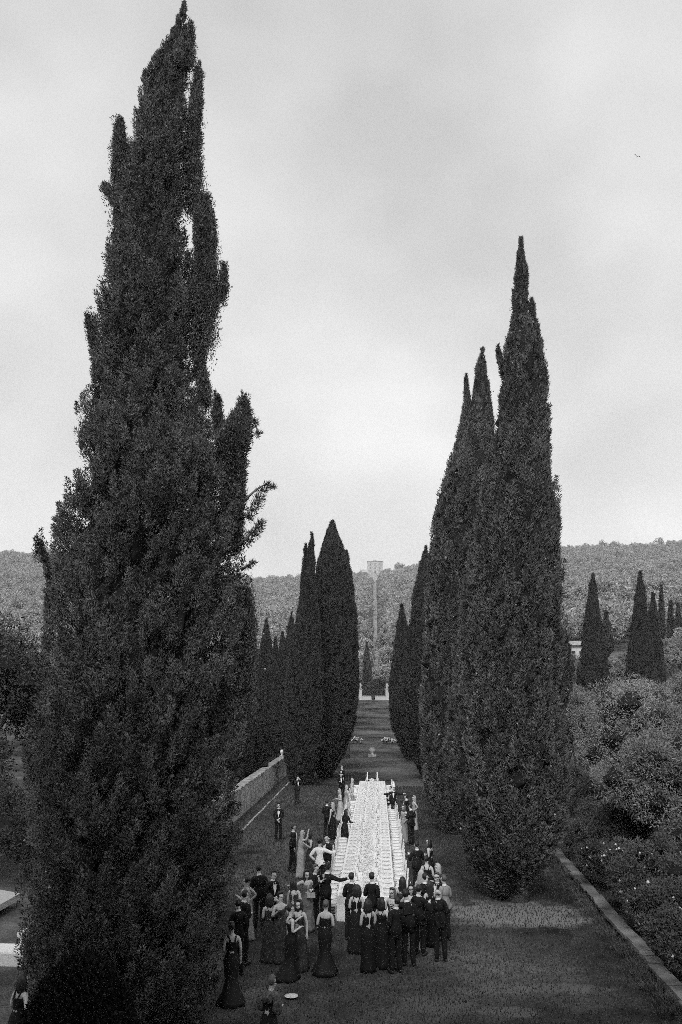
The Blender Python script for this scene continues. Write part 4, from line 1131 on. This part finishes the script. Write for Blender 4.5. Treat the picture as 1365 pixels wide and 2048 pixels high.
ARMS = {  # elbow, wrist offsets from the shoulder for the right arm (+x); forward is +y
 'down': ((.05, -.02, -.27), (.06, .04, -.50)),
 'front': ((.045, -.03, -.27), (-.05, .20, -.22)),
 'clasp': ((.055, .0, -.27), (-.13, .17, -.38)),
 'glass': ((.07, .04, -.26), (.00, .26, -.12)),
 'up': ((.10, .20, -.10), (-.08, .18, .14)),
 'out': ((.24, .06, -.08), (.42, .18, -.04)),
 'back': ((.10, -.08, -.25), (.0, -.16, -.36)),
 'hip': ((.17, -.10, -.22), (.05, .06, -.38)),
 'table': ((.06, .10, -.24), (.02, .34, -.26)),
 'high': ((.16, .06, .06), (.10, .12, .30)),
}
GLASS_N = [0]
def person(px, py, h, outfit, hair, face, arms, label, seated=False, hairm=None, dressm=None, width=1.0, lean=0.0, skinm=None, hat=False, item=None, pos=None, step=.0):
    """px,py: the crown of the head in the photograph"""
    s = h / 1.75
    ztop = h if not seated else h - .40 * s
    p = at_z(px, py, ztop) if pos is None else Vector((pos[0], pos[1], 0))
    base = (p.x, p.y, gzf(p.x, p.y) if p.y > 75 else 0)
    rz = R(face)
    dz = -.40 if seated else 0.0
    ln = R(lean + (hash((int(px), int(py))) % 7 - 2) * 1.1); q_ = random.Random(int(px) * 31 + int(py)); sway = q_.uniform(-.06, .06); hx_ = q_.uniform(-.02, .02); hy_ = q_.uniform(-.01, .035)
    def T(x, y, z, up=True):
        if up:                       # upper body leans forward about the hips
            zz = z - .95; yy = y + (hy_ * min(1, (z - 1.5) / .1) if z > 1.5 else 0); x = x + sway * zz + (hx_ * min(1, (z - 1.5) / .1) if z > 1.5 else 0)
            y2 = yy * math.cos(ln) + zz * math.sin(ln); z2 = -yy * math.sin(ln) + zz * math.cos(ln)
            return (x * s * width, y2 * s, (z2 + .95 + dz) * s)
        return (x * s * width, y * s, (z + (dz if z > .7 else 0)) * s)
    aL, aR = arms if isinstance(arms, tuple) else (arms, arms)
    torso = [((0, 0, .96), .115), ((0, 0, 1.10), .105), ((0, .0, 1.26), .115), ((0, 0, 1.39), .100), ((0, .0, 1.47), .060), ((0, .01, 1.54), .050), ((0, .015, 1.60), .068), ((0, .018, 1.67), .082), ((0, .012, 1.73), .055)]
    V = []; E = []; RD = []
    def add(v, r, par=None):
        V.append(v); RD.append(r * s)
        if par is not None: E.append((par, len(V) - 1))
        return len(V) - 1
    prev = None; ids = []
    for (c, r) in torso:
        prev = add(T(*c), r * (width if r > .09 else 1), prev); ids.append(prev)
    # nose and chin
    add(T(0, .105, 1.645), .014, ids[7]); add(T(0, .075, 1.60), .030, ids[6])
    wr = {}; el = {}; sh = {}
    for sx, a in ((-1, aL), (1, aR)):
        e, w = ARMS[a]; jx, jy, jz = q_.uniform(-.02, .03), q_.uniform(-.03, .04), q_.uniform(-.03, .05); e = (e[0] + jx * .5, e[1] + jy * .5, e[2] + jz * .3); w = (w[0] + jx, w[1] + jy, w[2] + jz)
        S0 = (sx * .165, 0, 1.415)
        c1 = add(T(sx * .09, 0, 1.40), .085, ids[3]); c2 = add(T(*S0), .058, c1)
        ce = add(T(S0[0] + sx * e[0], S0[1] + e[1], S0[2] + e[2]), .040, c2)
        W0 = (S0[0] + sx * w[0], S0[1] + w[1], S0[2] + w[2])
        cw = add(T(*W0), .026, ce)
        d = Vector(W0) - Vector((S0[0] + sx * e[0], S0[1] + e[1], S0[2] + e[2])); d.normalize()
        P0 = Vector(W0) + d * .06; cp = add(T(*P0), .032, cw)
        side = Vector((1, 0, 0)) if abs(d.x) < .8 else Vector((0, 1, 0)); side = (side - d * side.dot(d)).normalized(); nrm = d.cross(side)
        wr[sx] = T(*(P0 + d * .03)); el[sx] = V[ce]; sh[sx] = V[c2]
        for k, (off, ln_) in enumerate(((-.027, .070), (-.009, .082), (.009, .077), (.027, .060))):
            b0 = P0 + side * off + d * .035; b1 = b0 + d * ln_ * .55 + nrm * .006; b2 = b1 + d * ln_ * .4 + nrm * .022
            q = add(T(*b0), .0095, cp); q = add(T(*b1), .0085, q); add(T(*b2), .007, q)
        t0 = P0 - side * .035 * sx; t1 = t0 - side * .02 * sx + d * .04
        q = add(T(*t0), .011, cp); add(T(*t1), .009, q)
        hp = add(T(sx * .085, 0, .90), .085, ids[0])
        if seated:
            kn = add((sx * .10 * s, .42 * s, .50 * s), .060 * 1, hp); an = add((sx * .10 * s, .40 * s, .09 * s), .038, kn)
            add((sx * .11 * s, .56 * s, .035 * s), .032, an)
        else:
            st = step * sx
            kn = add((sx * .095 * s, (.02 + st * .5) * s, .50 * s), .058, hp); an = add((sx * .105 * s, (-.02 + st) * s, .085 * s), .036, kn)
            add((sx * .12 * s, (.12 + st) * s, .035 * s), .026, an)
    sm = skinm or M_SKIN
    body = skin_obj('person', V, E, RD, sm, None, loc=base, rz=rz)
    tag(body, label, 'person', 'guests around the long table')
    # eyes
    m = MB()
    for sx in (-1, 1): m.ell(T(sx * .030, .088, 1.662), (.011 * s, .008 * s, .008 * s), 6, 4)
    m.build('eyes', M_EYE, body)
    headc = T(0, .012, 1.665)
    # hair
    hm = {'d': M_HAIRD, 'm': M_HAIRM, 'l': M_HAIRL, 'w': M_HAIRW}[hair[0]]
    if hairm: hm = hairm
    kind = hair[1:]
    m = MB()
    hc = Vector(headc)
    if kind != 'bald':
        def cut(p_):
            if p_.z < .035 * s and p_.y > -.02 * s: return Vector((p_.x * .86, -.02 * s, p_.z))
            if p_.y > .07 * s and p_.z < .06 * s: return Vector((p_.x, .06 * s, p_.z + .02 * s))
            return p_
        m.ell(hc + Vector((0, -.012 * s, .026 * s)), (.092 * s, .106 * s, .100 * s), 14, 10, cut=cut)
    else:
        m.tube([tuple(hc + Vector((-.088, .0, -.02)) * s), tuple(hc + Vector((-.06, -.075, -.02)) * s), tuple(hc + Vector((0, -.098, -.02)) * s), tuple(hc + Vector((.06, -.075, -.02)) * s), tuple(hc + Vector((.088, 0, -.02)) * s)], .028 * s, 6)
    if kind == 'long':
        wv = random.Random(int(px * 7 + py))
        prof = [(.02, -.50), (.075, -.46), (.105, -.36), (.115, -.20), (.105, -.06), (.095, .04), (.05, .09)]
        m.lathe([(r * s * wv.uniform(.93, 1.08), z * s) for r, z in prof], c=tuple(hc + Vector((0, -.065 * s, 0))), n=14, sx=1.05, sy=.55, fold=.12, nf=8, ph=px)
    if kind == 'mid':
        prof = [(.03, -.26), (.10, -.23), (.125, -.12), (.115, .0), (.08, .08), (.04, .10)]
        m.lathe([(r * s, z * s) for r, z in prof], c=tuple(hc + Vector((0, -.045 * s, 0))), n=14, sx=1.05, sy=.70, fold=.10, nf=8, ph=px)
    if kind == 'curly':
        q = random.Random(int(px))
        for _ in range(26):
            a = q.uniform(0, 6.28); b = q.uniform(-.4, 1.3); m.ell(hc + Vector((.095 * math.cos(a) * math.cos(b), -.03 + .10 * math.sin(a) * math.cos(b) * (1 if math.sin(a) < 0 else .4), .03 + .10 * math.sin(b))) * s, (.035 * s,) * 3, 6, 4)
    if kind == 'bun':
        m.ell(hc + Vector((0, -.13, .03)) * s, (.055 * s, .05 * s, .055 * s), 10, 7)
    m.build('hair', hm, body, smooth=True)
    if hat:
        m = MB(); m.lathe([(.10 * s, 0), (.085 * s, .06 * s), (.012 * s, .36 * s)], c=tuple(hc + Vector((0, 0, .07 * s))), n=14); m.build('hat', M_WHITE, body, smooth=True)
    def arm_chain(V2, E2, R2, i0, r0, r1, r2, upto=1.0, part='both'):
        for sx in (-1, 1):
            V2.append(T(sx * .085, 0, 1.41)); R2.append(.108 * s); E2.append((i0, len(V2) - 1))
            V2.append(sh[sx]); R2.append(r0 * s); E2.append((len(V2) - 2, len(V2) - 1))
            V2.append(el[sx]); R2.append(r1 * s); E2.append((len(V2) - 2, len(V2) - 1))
            w = Vector(el[sx]).lerp(Vector(wr[sx]), .74 * upto)
            V2.append(tuple(w)); R2.append(r2 * s); E2.append((len(V2) - 2, len(V2) - 1))
    # clothes
    if outfit in ('suit', 'suit_front', 'charcoal', 'shirt', 'white_tux'):
        jm = {'suit': M_SUIT, 'suit_front': M_SUIT, 'charcoal': M_SUIT2, 'shirt': M_SHIRT, 'white_tux': M_DRESSM}[outfit]
        V2 = [T(0, 0, 1.10)]; R2 = [.125 * s * width]; E2 = []
        for c, r in (((0, 0, 1.24), .138), ((0, 0, 1.385), .135), ((0, 0, 1.46), .098), ((0, 0, 1.495), .066)):
            V2.append(T(*c)); R2.append(r * s * width); E2.append((len(V2) - 2, len(V2) - 1))
        i_up = 2
        hem = .80 if outfit != 'shirt' else .92
        V2.append(T(0, 0, .95)); R2.append(.145 * s * width); E2.append((0, len(V2) - 1)); hid = len(V2) - 1
        if not seated: V2.append(T(0, 0, hem)); R2.append(.14 * s * width); E2.append((hid, len(V2) - 1))
        for sx in (-1, 1):
            V2.append(T(sx * .065, 0, .94)); R2.append(.122 * s); E2.append((hid, len(V2) - 1))
            if not seated:
                V2.append(T(sx * .070, 0, hem)); R2.append(.122 * s); E2.append((len(V2) - 2, len(V2) - 1))
        arm_chain(V2, E2, R2, i_up, .080, .060, .046)
        skin_obj('jacket' if outfit != 'shirt' else 'shirt', V2, E2, R2, jm, body)
        V3 = [T(0, 0, .93)]; R3 = [.11 * s]; E3 = []
        for sx in (-1, 1):
            V3.append(T(sx * .085, 0, .90)); R3.append(.095 * s); E3.append((0, len(V3) - 1))
            if seated:
                V3.append((sx * .10 * s, .42 * s, .50 * s)); R3.append(.075 * s); E3.append((len(V3) - 2, len(V3) - 1)); V3.append((sx * .10 * s, .40 * s, .11 * s)); R3.append(.06 * s); E3.append((len(V3) - 2, len(V3) - 1))
            else:
                st = step * sx
                V3.append((sx * .098 * s, (.02 + st * .5) * s, .50 * s)); R3.append(.078 * s); E3.append((len(V3) - 2, len(V3) - 1)); V3.append((sx * .108 * s, (-.015 + st) * s, .055 * s)); R3.append(.066 * s); E3.append((len(V3) - 2, len(V3) - 1))
        skin_obj('trousers', V3, E3, R3, M_SUIT, body)
        # collar and shirt front with bow tie
        if outfit != 'shirt':
            m = MB(); m.tube([T(0, .0, 1.485), T(0, .004, 1.535)], [.070 * s, .062 * s], 12, cap=False); m.build('collar', M_SHIRT, body)
            m = MB(); y0 = .152
            a = [T(-.055, y0 - .02, 1.46), T(.055, y0 - .02, 1.46), T(.045, y0 + .012, 1.30), T(0, y0 + .018, 1.14), T(-.045, y0 + .012, 1.30)]
            b = [(q[0], q[1] - .03, q[2]) for q in a]
            m.add(a + b, [(0, 4, 3, 2, 1), (5, 6, 7, 8, 9), (0, 1, 6, 5), (1, 2, 7, 6), (2, 3, 8, 7), (3, 4, 9, 8), (4, 0, 5, 9)]); m.build('shirt_front', M_SHIRT, body)
            m = MB()
            for sx in (-1, 1): m.ell(T(sx * .032, y0 + .005, 1.455), (.030 * s, .012 * s, .020 * s), 8, 5)
            m.build('bow_tie', M_SUIT, body)
            for sx in (-1, 1):
                m = MB(); w = Vector(el[sx]).lerp(Vector(wr[sx]), .76); w2 = Vector(el[sx]).lerp(Vector(wr[sx]), .83); m.tube([w, w2], .036 * s, 10, cap=False); m.build('cuff', M_SHIRT, body)
        for sx in (-1, 1):
            m = MB()
            if seated: c = (sx * .11 * s, .50 * s, .045 * s)
            else: c = (sx * .118 * s, (.06 + step * sx) * s, .045 * s)
            m.ell(c, (.052 * s, .150 * s, .055 * s), 10, 6); m.build('shoe', M_SHOE, body, smooth=True)
    else:   # a gown
        dm = dressm or M_DRESS
        if seated:
            V2 = [T(0, 0, .98)]; R2 = [.15 * s]; E2 = []
            for c, r in (((0, 0, 1.10), .125), ((0, 0, 1.26), .135), ((0, 0, 1.35), .12)):
                V2.append(T(*c)); R2.append(r * s); E2.append((len(V2) - 2, len(V2) - 1))
            for sx in (-1, 1):
                V2.append(T(sx * .09, .0, .93)); R2.append(.12 * s); E2.append((0, len(V2) - 1)); V2.append((sx * .10 * s, .42 * s, .50 * s)); R2.append(.12 * s); E2.append((len(V2) - 2, len(V2) - 1))
                V2.append((sx * .10 * s, .44 * s, .16 * s)); R2.append(.12 * s); E2.append((len(V2) - 2, len(V2) - 1))
            skin_obj('gown', V2, E2, R2, dm, body)
        else:
            hemr = {'gown': .27, 'sheath': .22, 'mermaid': .34, 'full': .46}[outfit.split('_')[0]]
            kr = {'gown': .21, 'sheath': .18, 'mermaid': .15, 'full': .34}[outfit.split('_')[0]]
            prof = [(hemr, .02), (hemr * .93, .10), ((hemr + kr) / 2 * (.85 if outfit[:2] == 'me' else 1), .28), (kr, .50), (kr * .5 + .10, .72), (.205, .90), (.176, 1.00), (.126, 1.12), (.150, 1.22), (.168, 1.30), (.160, 1.345)]
            m = MB(); n = 26; vs = []; fs = []
            for i, (r, z) in enumerate(prof):
                k = max(0, (z - .95))
                for j in range(n):
                    t = 2 * math.pi * j / n; fo = .10 * max(0, 1 - z / .95) ** 1.3; q = r * (1 + fo * math.sin(8 * t + px) + fo * .6 * math.sin(5 * t + py))
                    sy = .72 + .28 * max(0, 1 - z / .9)
                    yb = -.10 * max(0, 1 - z / .5) if outfit[:2] == 'me' else 0
                    c = (q * math.cos(t), q * math.sin(t) * sy + yb, z)
                    vs.append(T(*c) if z > .95 else (c[0] * s * width, c[1] * s, z * s))
            for i in range(len(prof) - 1):
                for j in range(n): fs.append((i * n + j, i * n + (j + 1) % n, (i + 1) * n + (j + 1) % n, (i + 1) * n + j))
            fs.append(tuple(range(n))[::-1]); m.add(vs, fs)
            m.build('gown', dm, body, smooth=True)
            if 'straps' in outfit:
                for sx in (-1, 1):
                    m = MB(); m.tube([T(sx * .10, .10, 1.33), T(sx * .11, .03, 1.485), T(sx * .09, -.06, 1.46), T(sx * .05, -.105, 1.33)], .018 * s, 6); m.build('strap', dm, body)
            if 'sleeves' in outfit:
                V2 = [T(0, 0, 1.28)]; R2 = [.14 * s]; E2 = []
                V2.append(T(0, 0, 1.385)); R2.append(.115 * s); E2.append((0, 1)); V2.append(T(0, 0, 1.44)); R2.append(.07 * s); E2.append((1, 2))
                arm_chain(V2, E2, R2, 1, .068, .052, .042); skin_obj('bodice', V2, E2, R2, dm, body)
            if 'stole' in outfit:
                V2 = [T(0, -.02, 1.30)]; R2 = [.16 * s]; E2 = []
                V2.append(T(0, -.02, 1.40)); R2.append(.14 * s); E2.append((0, 1))
                arm_chain(V2, E2, R2, 1, .10, .10, .09, .5); skin_obj('stole', V2, E2, R2, M_FUR, body)
    M4 = Matrix.Translation(base) @ Matrix.Rotation(rz, 4, 'Z')
    if item:
        kind_, lb = item; side_ = 1 if kind_[-1] == 'R' else -1; w = M4 @ Vector(wr[side_])
        if kind_.startswith('glass'):
            g = gl.copy(); COL.objects.link(g); g.location = w + Vector((0, 0, -.04)); g.rotation_euler = (0, 0, 0); tag(g, lb, 'glass')
            if 'group' in g: del g['group']
        elif kind_.startswith('bag'):
            b = empty('handbag', w + Vector((0, 0, -.06))); tag(b, lb, 'handbag')
            m = MB(); m.box((0, 0, -.06), (.26, .07, .14), taper=.9); m.build('bag_body', M_DRESSL, b)
            m = MB(); m.tube([(-.10, 0, 0), (-.05, 0, .09), (.05, 0, .09), (.10, 0, 0)], .006, 5); m.build('handle', M_BRASS, b)
        elif kind_.startswith('paper'):
            b = MB(); b.box((0, 0, 0), (.16, .012, .22)); tag(b.build('menu_card', M_WHITE, loc=w), lb, 'card')
    return body
# face: 0 looks away up the avenue (we see the back), 180 towards the camera, 90 to the left, -90 to the right
P = person
# --- far end, left of the table
P(686, 1532, 1.80, 'suit', 'wshort', 150, 'front', 'pale-haired man in a dark suit, topmost behind the left chairs')
P(683, 1546, 1.74, 'suit_front', 'mshort', 190, ('glass', 'front'), 'man in dark dinner suit and white shirt just below the pale-haired one', item=('glassL', 'glass in the hand of the dinner-suited man at the far left end'))
P(704, 1557, 1.66, 'sheath_straps', 'llong', -90, 'front', 'woman with long pale hair at the far left end of the table', dressm=M_DRESSL)
P(693, 1571, 1.66, 'gown', 'llong', -60, 'glass', 'woman in pale dress turned to the table below the long-haired one', dressm=M_DRESSM)
P(681, 1578, 1.70, 'gown', 'lmid', 100, 'front', 'woman in long pale satin gown beside the far left chairs', dressm=M_DRESSL)
P(698, 1588, 1.66, 'gown', 'lmid', -80, 'table', 'seated woman in pale dress at the far left chairs', seated=True, dressm=M_DRESSM, pos=(TX - 1.17, 52.5))
P(655, 1601, 1.80, 'suit', 'dshort', -20, 'front', 'tall man in a dark suit seen from behind left of the table', step=.05)
P(666, 1606, 1.70, 'sheath_straps', 'llong', 60, ('down', 'front'), 'woman with pale long hair in dark dress beside the tall man', dressm=M_DRESS)
P(690, 1619, 1.68, 'gown_sleeves', 'dlong', -40, 'table', 'woman with long black hair in black dress leaning on the table', dressm=M_DRESS, lean=12)
P(700, 1645, 1.66, 'gown', 'lmid', -85, 'table', 'seated woman in light top reaching over the left side of the table', seated=True, dressm=M_DRESSL, pos=(TX - 1.17, 45.5))
# --- standing out on the left lawn
P(595, 1552, 1.76, 'charcoal', 'dshort', -150, 'up', 'person in dark clothes holding hands to the face beside the left wall')
P(558, 1606, 1.78, 'suit_front', 'dshort', 185, 'clasp', 'man in black suit with open white shirt alone on the left lawn')
P(586, 1650, 1.80, 'suit', 'dshort', -75, 'down', 'man in dark suit in profile facing two women on the left', step=.08)
P(603, 1662, 1.72, 'sheath_straps', 'llong', -60, ('down', 'high'), 'slim woman in pale gown with one arm raised', dressm=M_DRESSL)
P(621, 1663, 1.72, 'gown_straps', 'dmid', 110, ('glass', 'down'), 'woman in dark dress facing the slim pale-gowned one', dressm=M_DRESSD)
P(655, 1671, 1.80, 'suit', 'wbald', 130, 'front', 'dark-suited man with bald pale head behind the curly-haired waiter')
P(641, 1679, 1.80, 'shirt', 'dcurly', -15, ('hip', 'out'), 'curly dark-haired man in a white shirt seen from behind')
P(631, 1731, 1.80, 'suit_front', 'mshort', -110, 'glass', 'man in dinner jacket with white collar in profile behind the couple', item=('glassR', 'glass held by the man in profile behind the couple'))
P(652, 1729, 1.84, 'suit', 'dcurly', -25, ('front', 'out'), 'broad man in black suit from behind with his right arm stretched out', step=.04)
P(615, 1740, 1.72, 'gown', 'dlong', -160, ('front', 'out'), 'woman with long dark curls in a strapless grey patterned gown', dressm=M_DRESSG, item=('bagL', 'pale handbag hanging from the woman in the grey patterned gown'))
P(590, 1760, 1.70, 'gown_straps', 'dlong', -20, ('down', 'front'), 'woman with long dark hair in dark dress left of the grey patterned gown', dressm=M_DRESSD)
P(521, 1731, 1.86, 'suit', 'dshort', 10, 'front', 'large dark-suited man seen from behind beside the big cypress', width=1.12)
P(544, 1742, 1.78, 'suit_front', 'dshort', -140, 'clasp', 'dark-haired man with bow tie and bright shirt front on the left')
P(496, 1755, 1.70, 'gown_straps', 'dbun', 60, ('front', 'hip'), 'woman with bare pale arms half behind the large man', dressm=M_DRESSM)
P(541, 1790, 1.66, 'gown_straps', 'dmid', 20, 'front', 'woman in long dark patterned gown seen from behind in the shade', dressm=M_DRESSD)
P(487, 1783, 1.82, 'suit', 'dshort', -30, 'front', 'dark-suited man standing in the shade of the big cypress', step=.05)
P(582, 1811, 1.72, 'mermaid_straps', 'dbun', -60, ('glass', 'front'), 'woman in black fishtail gown holding a glass, nearest on the left', item=('glassL', 'glass held up by the woman in the black fishtail gown'))
P(600, 1800, 1.70, 'gown_straps', 'dmid', 160, ('down', 'front'), 'woman in black dress facing the camera behind the fishtail gown', dressm=M_DRESSD, item=('bagR', 'pale clutch bag of the woman in black behind the fishtail gown'))
P(466, 1846, 1.72, 'mermaid_straps', 'dbun', 20, ('front', 'down'), 'woman in black trained gown in the shadow at the foot of the big cypress')
P(651, 1802, 1.72, 'mermaid', 'mbun', -5, ('front', 'front'), 'bare-shouldered woman in a long dark gown with her back to us')
P(540, 1954, 1.68, 'gown_stole', 'mshort', -30, 'front', 'woman with grey fur stole over a black dress at the bottom edge')
P(478, 1800, 1.80, 'suit', 'dshort', 25, 'front', 'dark-suited man close against the big cypress, left of the shaded man')
P(560, 1786, 1.72, 'gown', 'dbun', -150, 'glass', 'dark-dressed woman turned to the camera between the shaded groups', dressm=M_DRESSD)
P(42, 1950, 1.70, 'gown_straps', 'dmid', -30, ('front', 'hip'), 'woman with pale bare arms in the dark lower left corner', dressm=M_DRESS)
# --- the group at the near end of the table
P(702, 1747, 1.82, 'suit', 'dshort', -15, 'front', 'man in black suit from behind, left one of two at the table end', step=.03)
P(744, 1747, 1.84, 'suit', 'dshort', -25, 'front', 'man in black suit from behind, right one of two at the table end')
P(713, 1772, 1.72, 'gown_straps', 'dmid', 0, 'front', 'woman with pale shoulders in a black halter gown between the two men')
P(764, 1797, 1.68, 'gown_straps', 'dmid', -35, ('front', 'hip'), 'dark-haired woman with bare back right of the halter gown')
P(785, 1776, 1.70, 'gown', 'mlong', 150, 'glass', 'woman with light wavy hair facing the black-suited crowd', dressm=M_DRESSD, item=('glassL', 'glass held by the woman with light wavy hair'))
P(802, 1756, 1.74, 'gown_straps', 'dlong', 0, 'front', 'woman with very long straight dark hair seen from behind', dressm=M_DRESSD)
P(820, 1770, 1.72, 'gown', 'dmid', 170, 'hip', 'smiling woman in pale dress facing the camera beside the right chairs', dressm=M_DRESSL)
P(816, 1781, 1.86, 'suit', 'dshort', -5, 'front', 'broad-backed man in black suit nearest the camera on the right', width=1.14)
P(843, 1741, 1.72, 'gown', 'llong', -20, 'front', 'blonde woman in a long grey gown right of the table', dressm=M_DRESSM)
P(855, 1713, 1.74, 'gown_straps', 'dbun', -10, 'front', 'woman with dark updo and bare pale back right of the table')
P(848, 1748, 1.80, 'suit', 'dshort', -60, 'down', 'dark-suited man pressed between the grey gown and the bow-tied man')
P(872, 1746, 1.80, 'suit_front', 'mshort', 150, 'glass', 'man with glasses, bow tie and white shirt facing us on the right', item=('glassR', 'glass held by the bow-tied man on the right'))
P(876, 1729, 1.72, 'gown_sleeves', 'llong', 60, 'front', 'pale-haired woman behind the bow-tied man', dressm=M_DRESSD)
P(889, 1752, 1.78, 'white_tux', 'mshort', 40, 'front', 'person in light grey jacket at the right end of the group')
P(879, 1778, 1.82, 'suit', 'wbald', 5, 'front', 'balding grey man in black suit from behind, rightmost of the group')
P(736, 1800, 1.72, 'sheath_straps', 'dmid', 20, 'front', 'woman in black sheath dress from behind, left of the bare-backed one')
P(790, 1796, 1.80, 'suit', 'dshort', 30, 'front', 'dark-suited man half hidden left of the broad-backed man')
P(838, 1772, 1.78, 'suit', 'dshort', -30, 'glass', 'dark-suited man standing behind the broad-backed man')
P(861, 1764, 1.70, 'sheath_straps', 'dlong', 15, 'front', 'dark-haired woman in black wedged beside the balding man')
# --- right side of the table
P(834, 1684, 1.82, 'suit', 'dshort', 20, 'glass', 'man in black suit with white collar seen from behind right of the chairs', width=1.08)
P(859, 1678, 1.74, 'gown_straps', 'dmid', 70, 'front', 'dark-haired woman in black facing left on the right lawn')
P(822, 1609, 1.84, 'suit', 'dshort', 40, 'front', 'big dark-suited man beside the right chairs with his arm round a woman', width=1.1)
P(809, 1610, 1.72, 'gown_straps', 'mmid', 130, 'hip', 'pale-armed woman held by the big man at the right chairs', dressm=M_DRESSM)
P(813, 1590, 1.82, 'suit', 'dshort', 60, 'down', 'dark-suited man further up behind the right chairs')
P(829, 1592, 1.72, 'sheath_straps', 'llong', 100, 'hip', 'blonde woman with a pale arm beyond the big man on the right', dressm=M_DRESSL)
P(791, 1583, 1.72, 'suit', 'wbald', 100, 'table', 'seated bald man in black at the far right chairs', seated=True, pos=(TX + 1.22, 51.0))
P(781, 1577, 1.70, 'suit', 'dshort', 95, 'table', 'seated dark-haired man reaching to the table at the far right', seated=True, pos=(TX + 1.2, 53.0))
P(788, 1574, 1.72, 'suit', 'dshort', 170, 'out', 'person in dark clothes with a white pointed hat at the far right', hat=True)

# small white plate left on the grass near the camera
p = at_z(583, 1995, 0.02); m = MB(); m.lathe([(.09, 0), (.16, .025), (.165, .032), (.10, .014), (.01, .014)], n=24)
tag(m.build('plate', M_PORC, loc=(p.x, p.y, .03), smooth=True), 'white plate left lying on the grass near the bottom edge', 'plate')
# ------------------------------------------------------------------ white bar table and canopy at the lower left
a = at_z(18, 1895, .95)
t = empty('bar_table', (a.x - .5, a.y, 0)); tag(t, 'white-clothed bar table in the dark at the left edge', 'table')
m = MB(); m.box((0, 0, .92), (2.0, .7, .04)); m.build('tabletop', M_CLOTH, t)
m = MB(); m.box((0, -.36, .78), (2.04, .02, .28)); m.box((0, .36, .78), (2.04, .02, .28)); m.build('cloth_drop', M_CLOTH, t)
for sx in (-1, 1):
    for sy in (-1, 1):
        m = MB(); m.tube([(sx * .9, sy * .28, 0), (sx * .9, sy * .28, .9)], .025, 8); m.build('leg', M_BARK, t)
m = MB(); m.lathe([(.05, 0), (.10, .05), (.06, .18), (.08, .22)], n=12); m.ell((0, 0, .30), (.16, .16, .12), 10, 6)
tag(m.build('vase', M_PORC, loc=(a.x + .3, a.y + .1, .945), smooth=True), 'small white vase with a round bloom on the bar table', 'vase')
c = at_y(2, 1790, 27.5)
g = empty('canopy', (c.x - 1.28, 27.5, 0)); tag(g, 'square pale canopy standing at the left edge behind the big cypress', 'canopy')
zc = c.z
m = MB(); w = 1.35
m.add([(-w, -w, zc - .25), (w, -w, zc - .25), (w, w, zc - .25), (-w, w, zc - .25), (0, 0, zc + .35), (-w, -w, zc - .45), (w, -w, zc - .45), (w, w, zc - .45), (-w, w, zc - .45)],
      [(0, 1, 4), (1, 2, 4), (2, 3, 4), (3, 0, 4), (0, 5, 6, 1), (1, 6, 7, 2), (2, 7, 8, 3), (3, 8, 5, 0)])
m.build('canopy_cloth', mat('canopy_canvas', .42, .9), g)
for sx in (-1, 1):
    for sy in (-1, 1):
        m = MB(); m.tube([(sx * (w - .05), sy * (w - .05), 0), (sx * (w - .05), sy * (w - .05), zc - .3)], .03, 8); m.build('pole', M_BRASS, g)
# bird in the sky
b = at_y(1275, 313, 60); br = MB()
br.add([(0, -.14, 0), (.03, 0, .02), (0, .16, 0), (-.03, 0, .02), (0, 0, -.03), (.22, .03, .10), (.20, -.05, .10), (.42, -.02, .02), (-.22, .03, .10), (-.20, -.05, .10), (-.42, -.02, .02)],
       [(0, 1, 3), (1, 2, 3), (0, 4, 1), (0, 3, 4), (2, 1, 4), (2, 4, 3), (1, 6, 5), (5, 6, 7), (3, 8, 9), (8, 10, 9)])
tag(br.build('bird', M_SUIT, loc=b, rz=.5), 'tiny dark bird flying in the upper right of the sky', 'bird')

# ------------------------------------------------------------------ air
def haze():
    x0, x1, y0, y1, z0, z1 = -1330, 1330, -70, 1720, -2, 215
    m = MB(); m.box(((x0 + x1) / 2, (y0 + y1) / 2, (z0 + z1) / 2), (x1 - x0, y1 - y0, z1 - z0))
    hm = bpy.data.materials.new('haze'); hm.use_nodes = True; t = hm.node_tree; t.nodes.clear()
    o = N(t, 'ShaderNodeOutputMaterial'); v = N(t, 'ShaderNodeVolumePrincipled')
    v.inputs['Color'].default_value = (.9, .9, .9, 1); v.inputs['Density'].default_value = 0.00030; v.inputs['Anisotropy'].default_value = 0.1
    t.links.new(v.outputs[0], o.inputs['Volume'])
    ob = m.build('haze', hm); tag(ob, 'thin even haze filling the valley air', 'haze', kind='stuff')
haze()
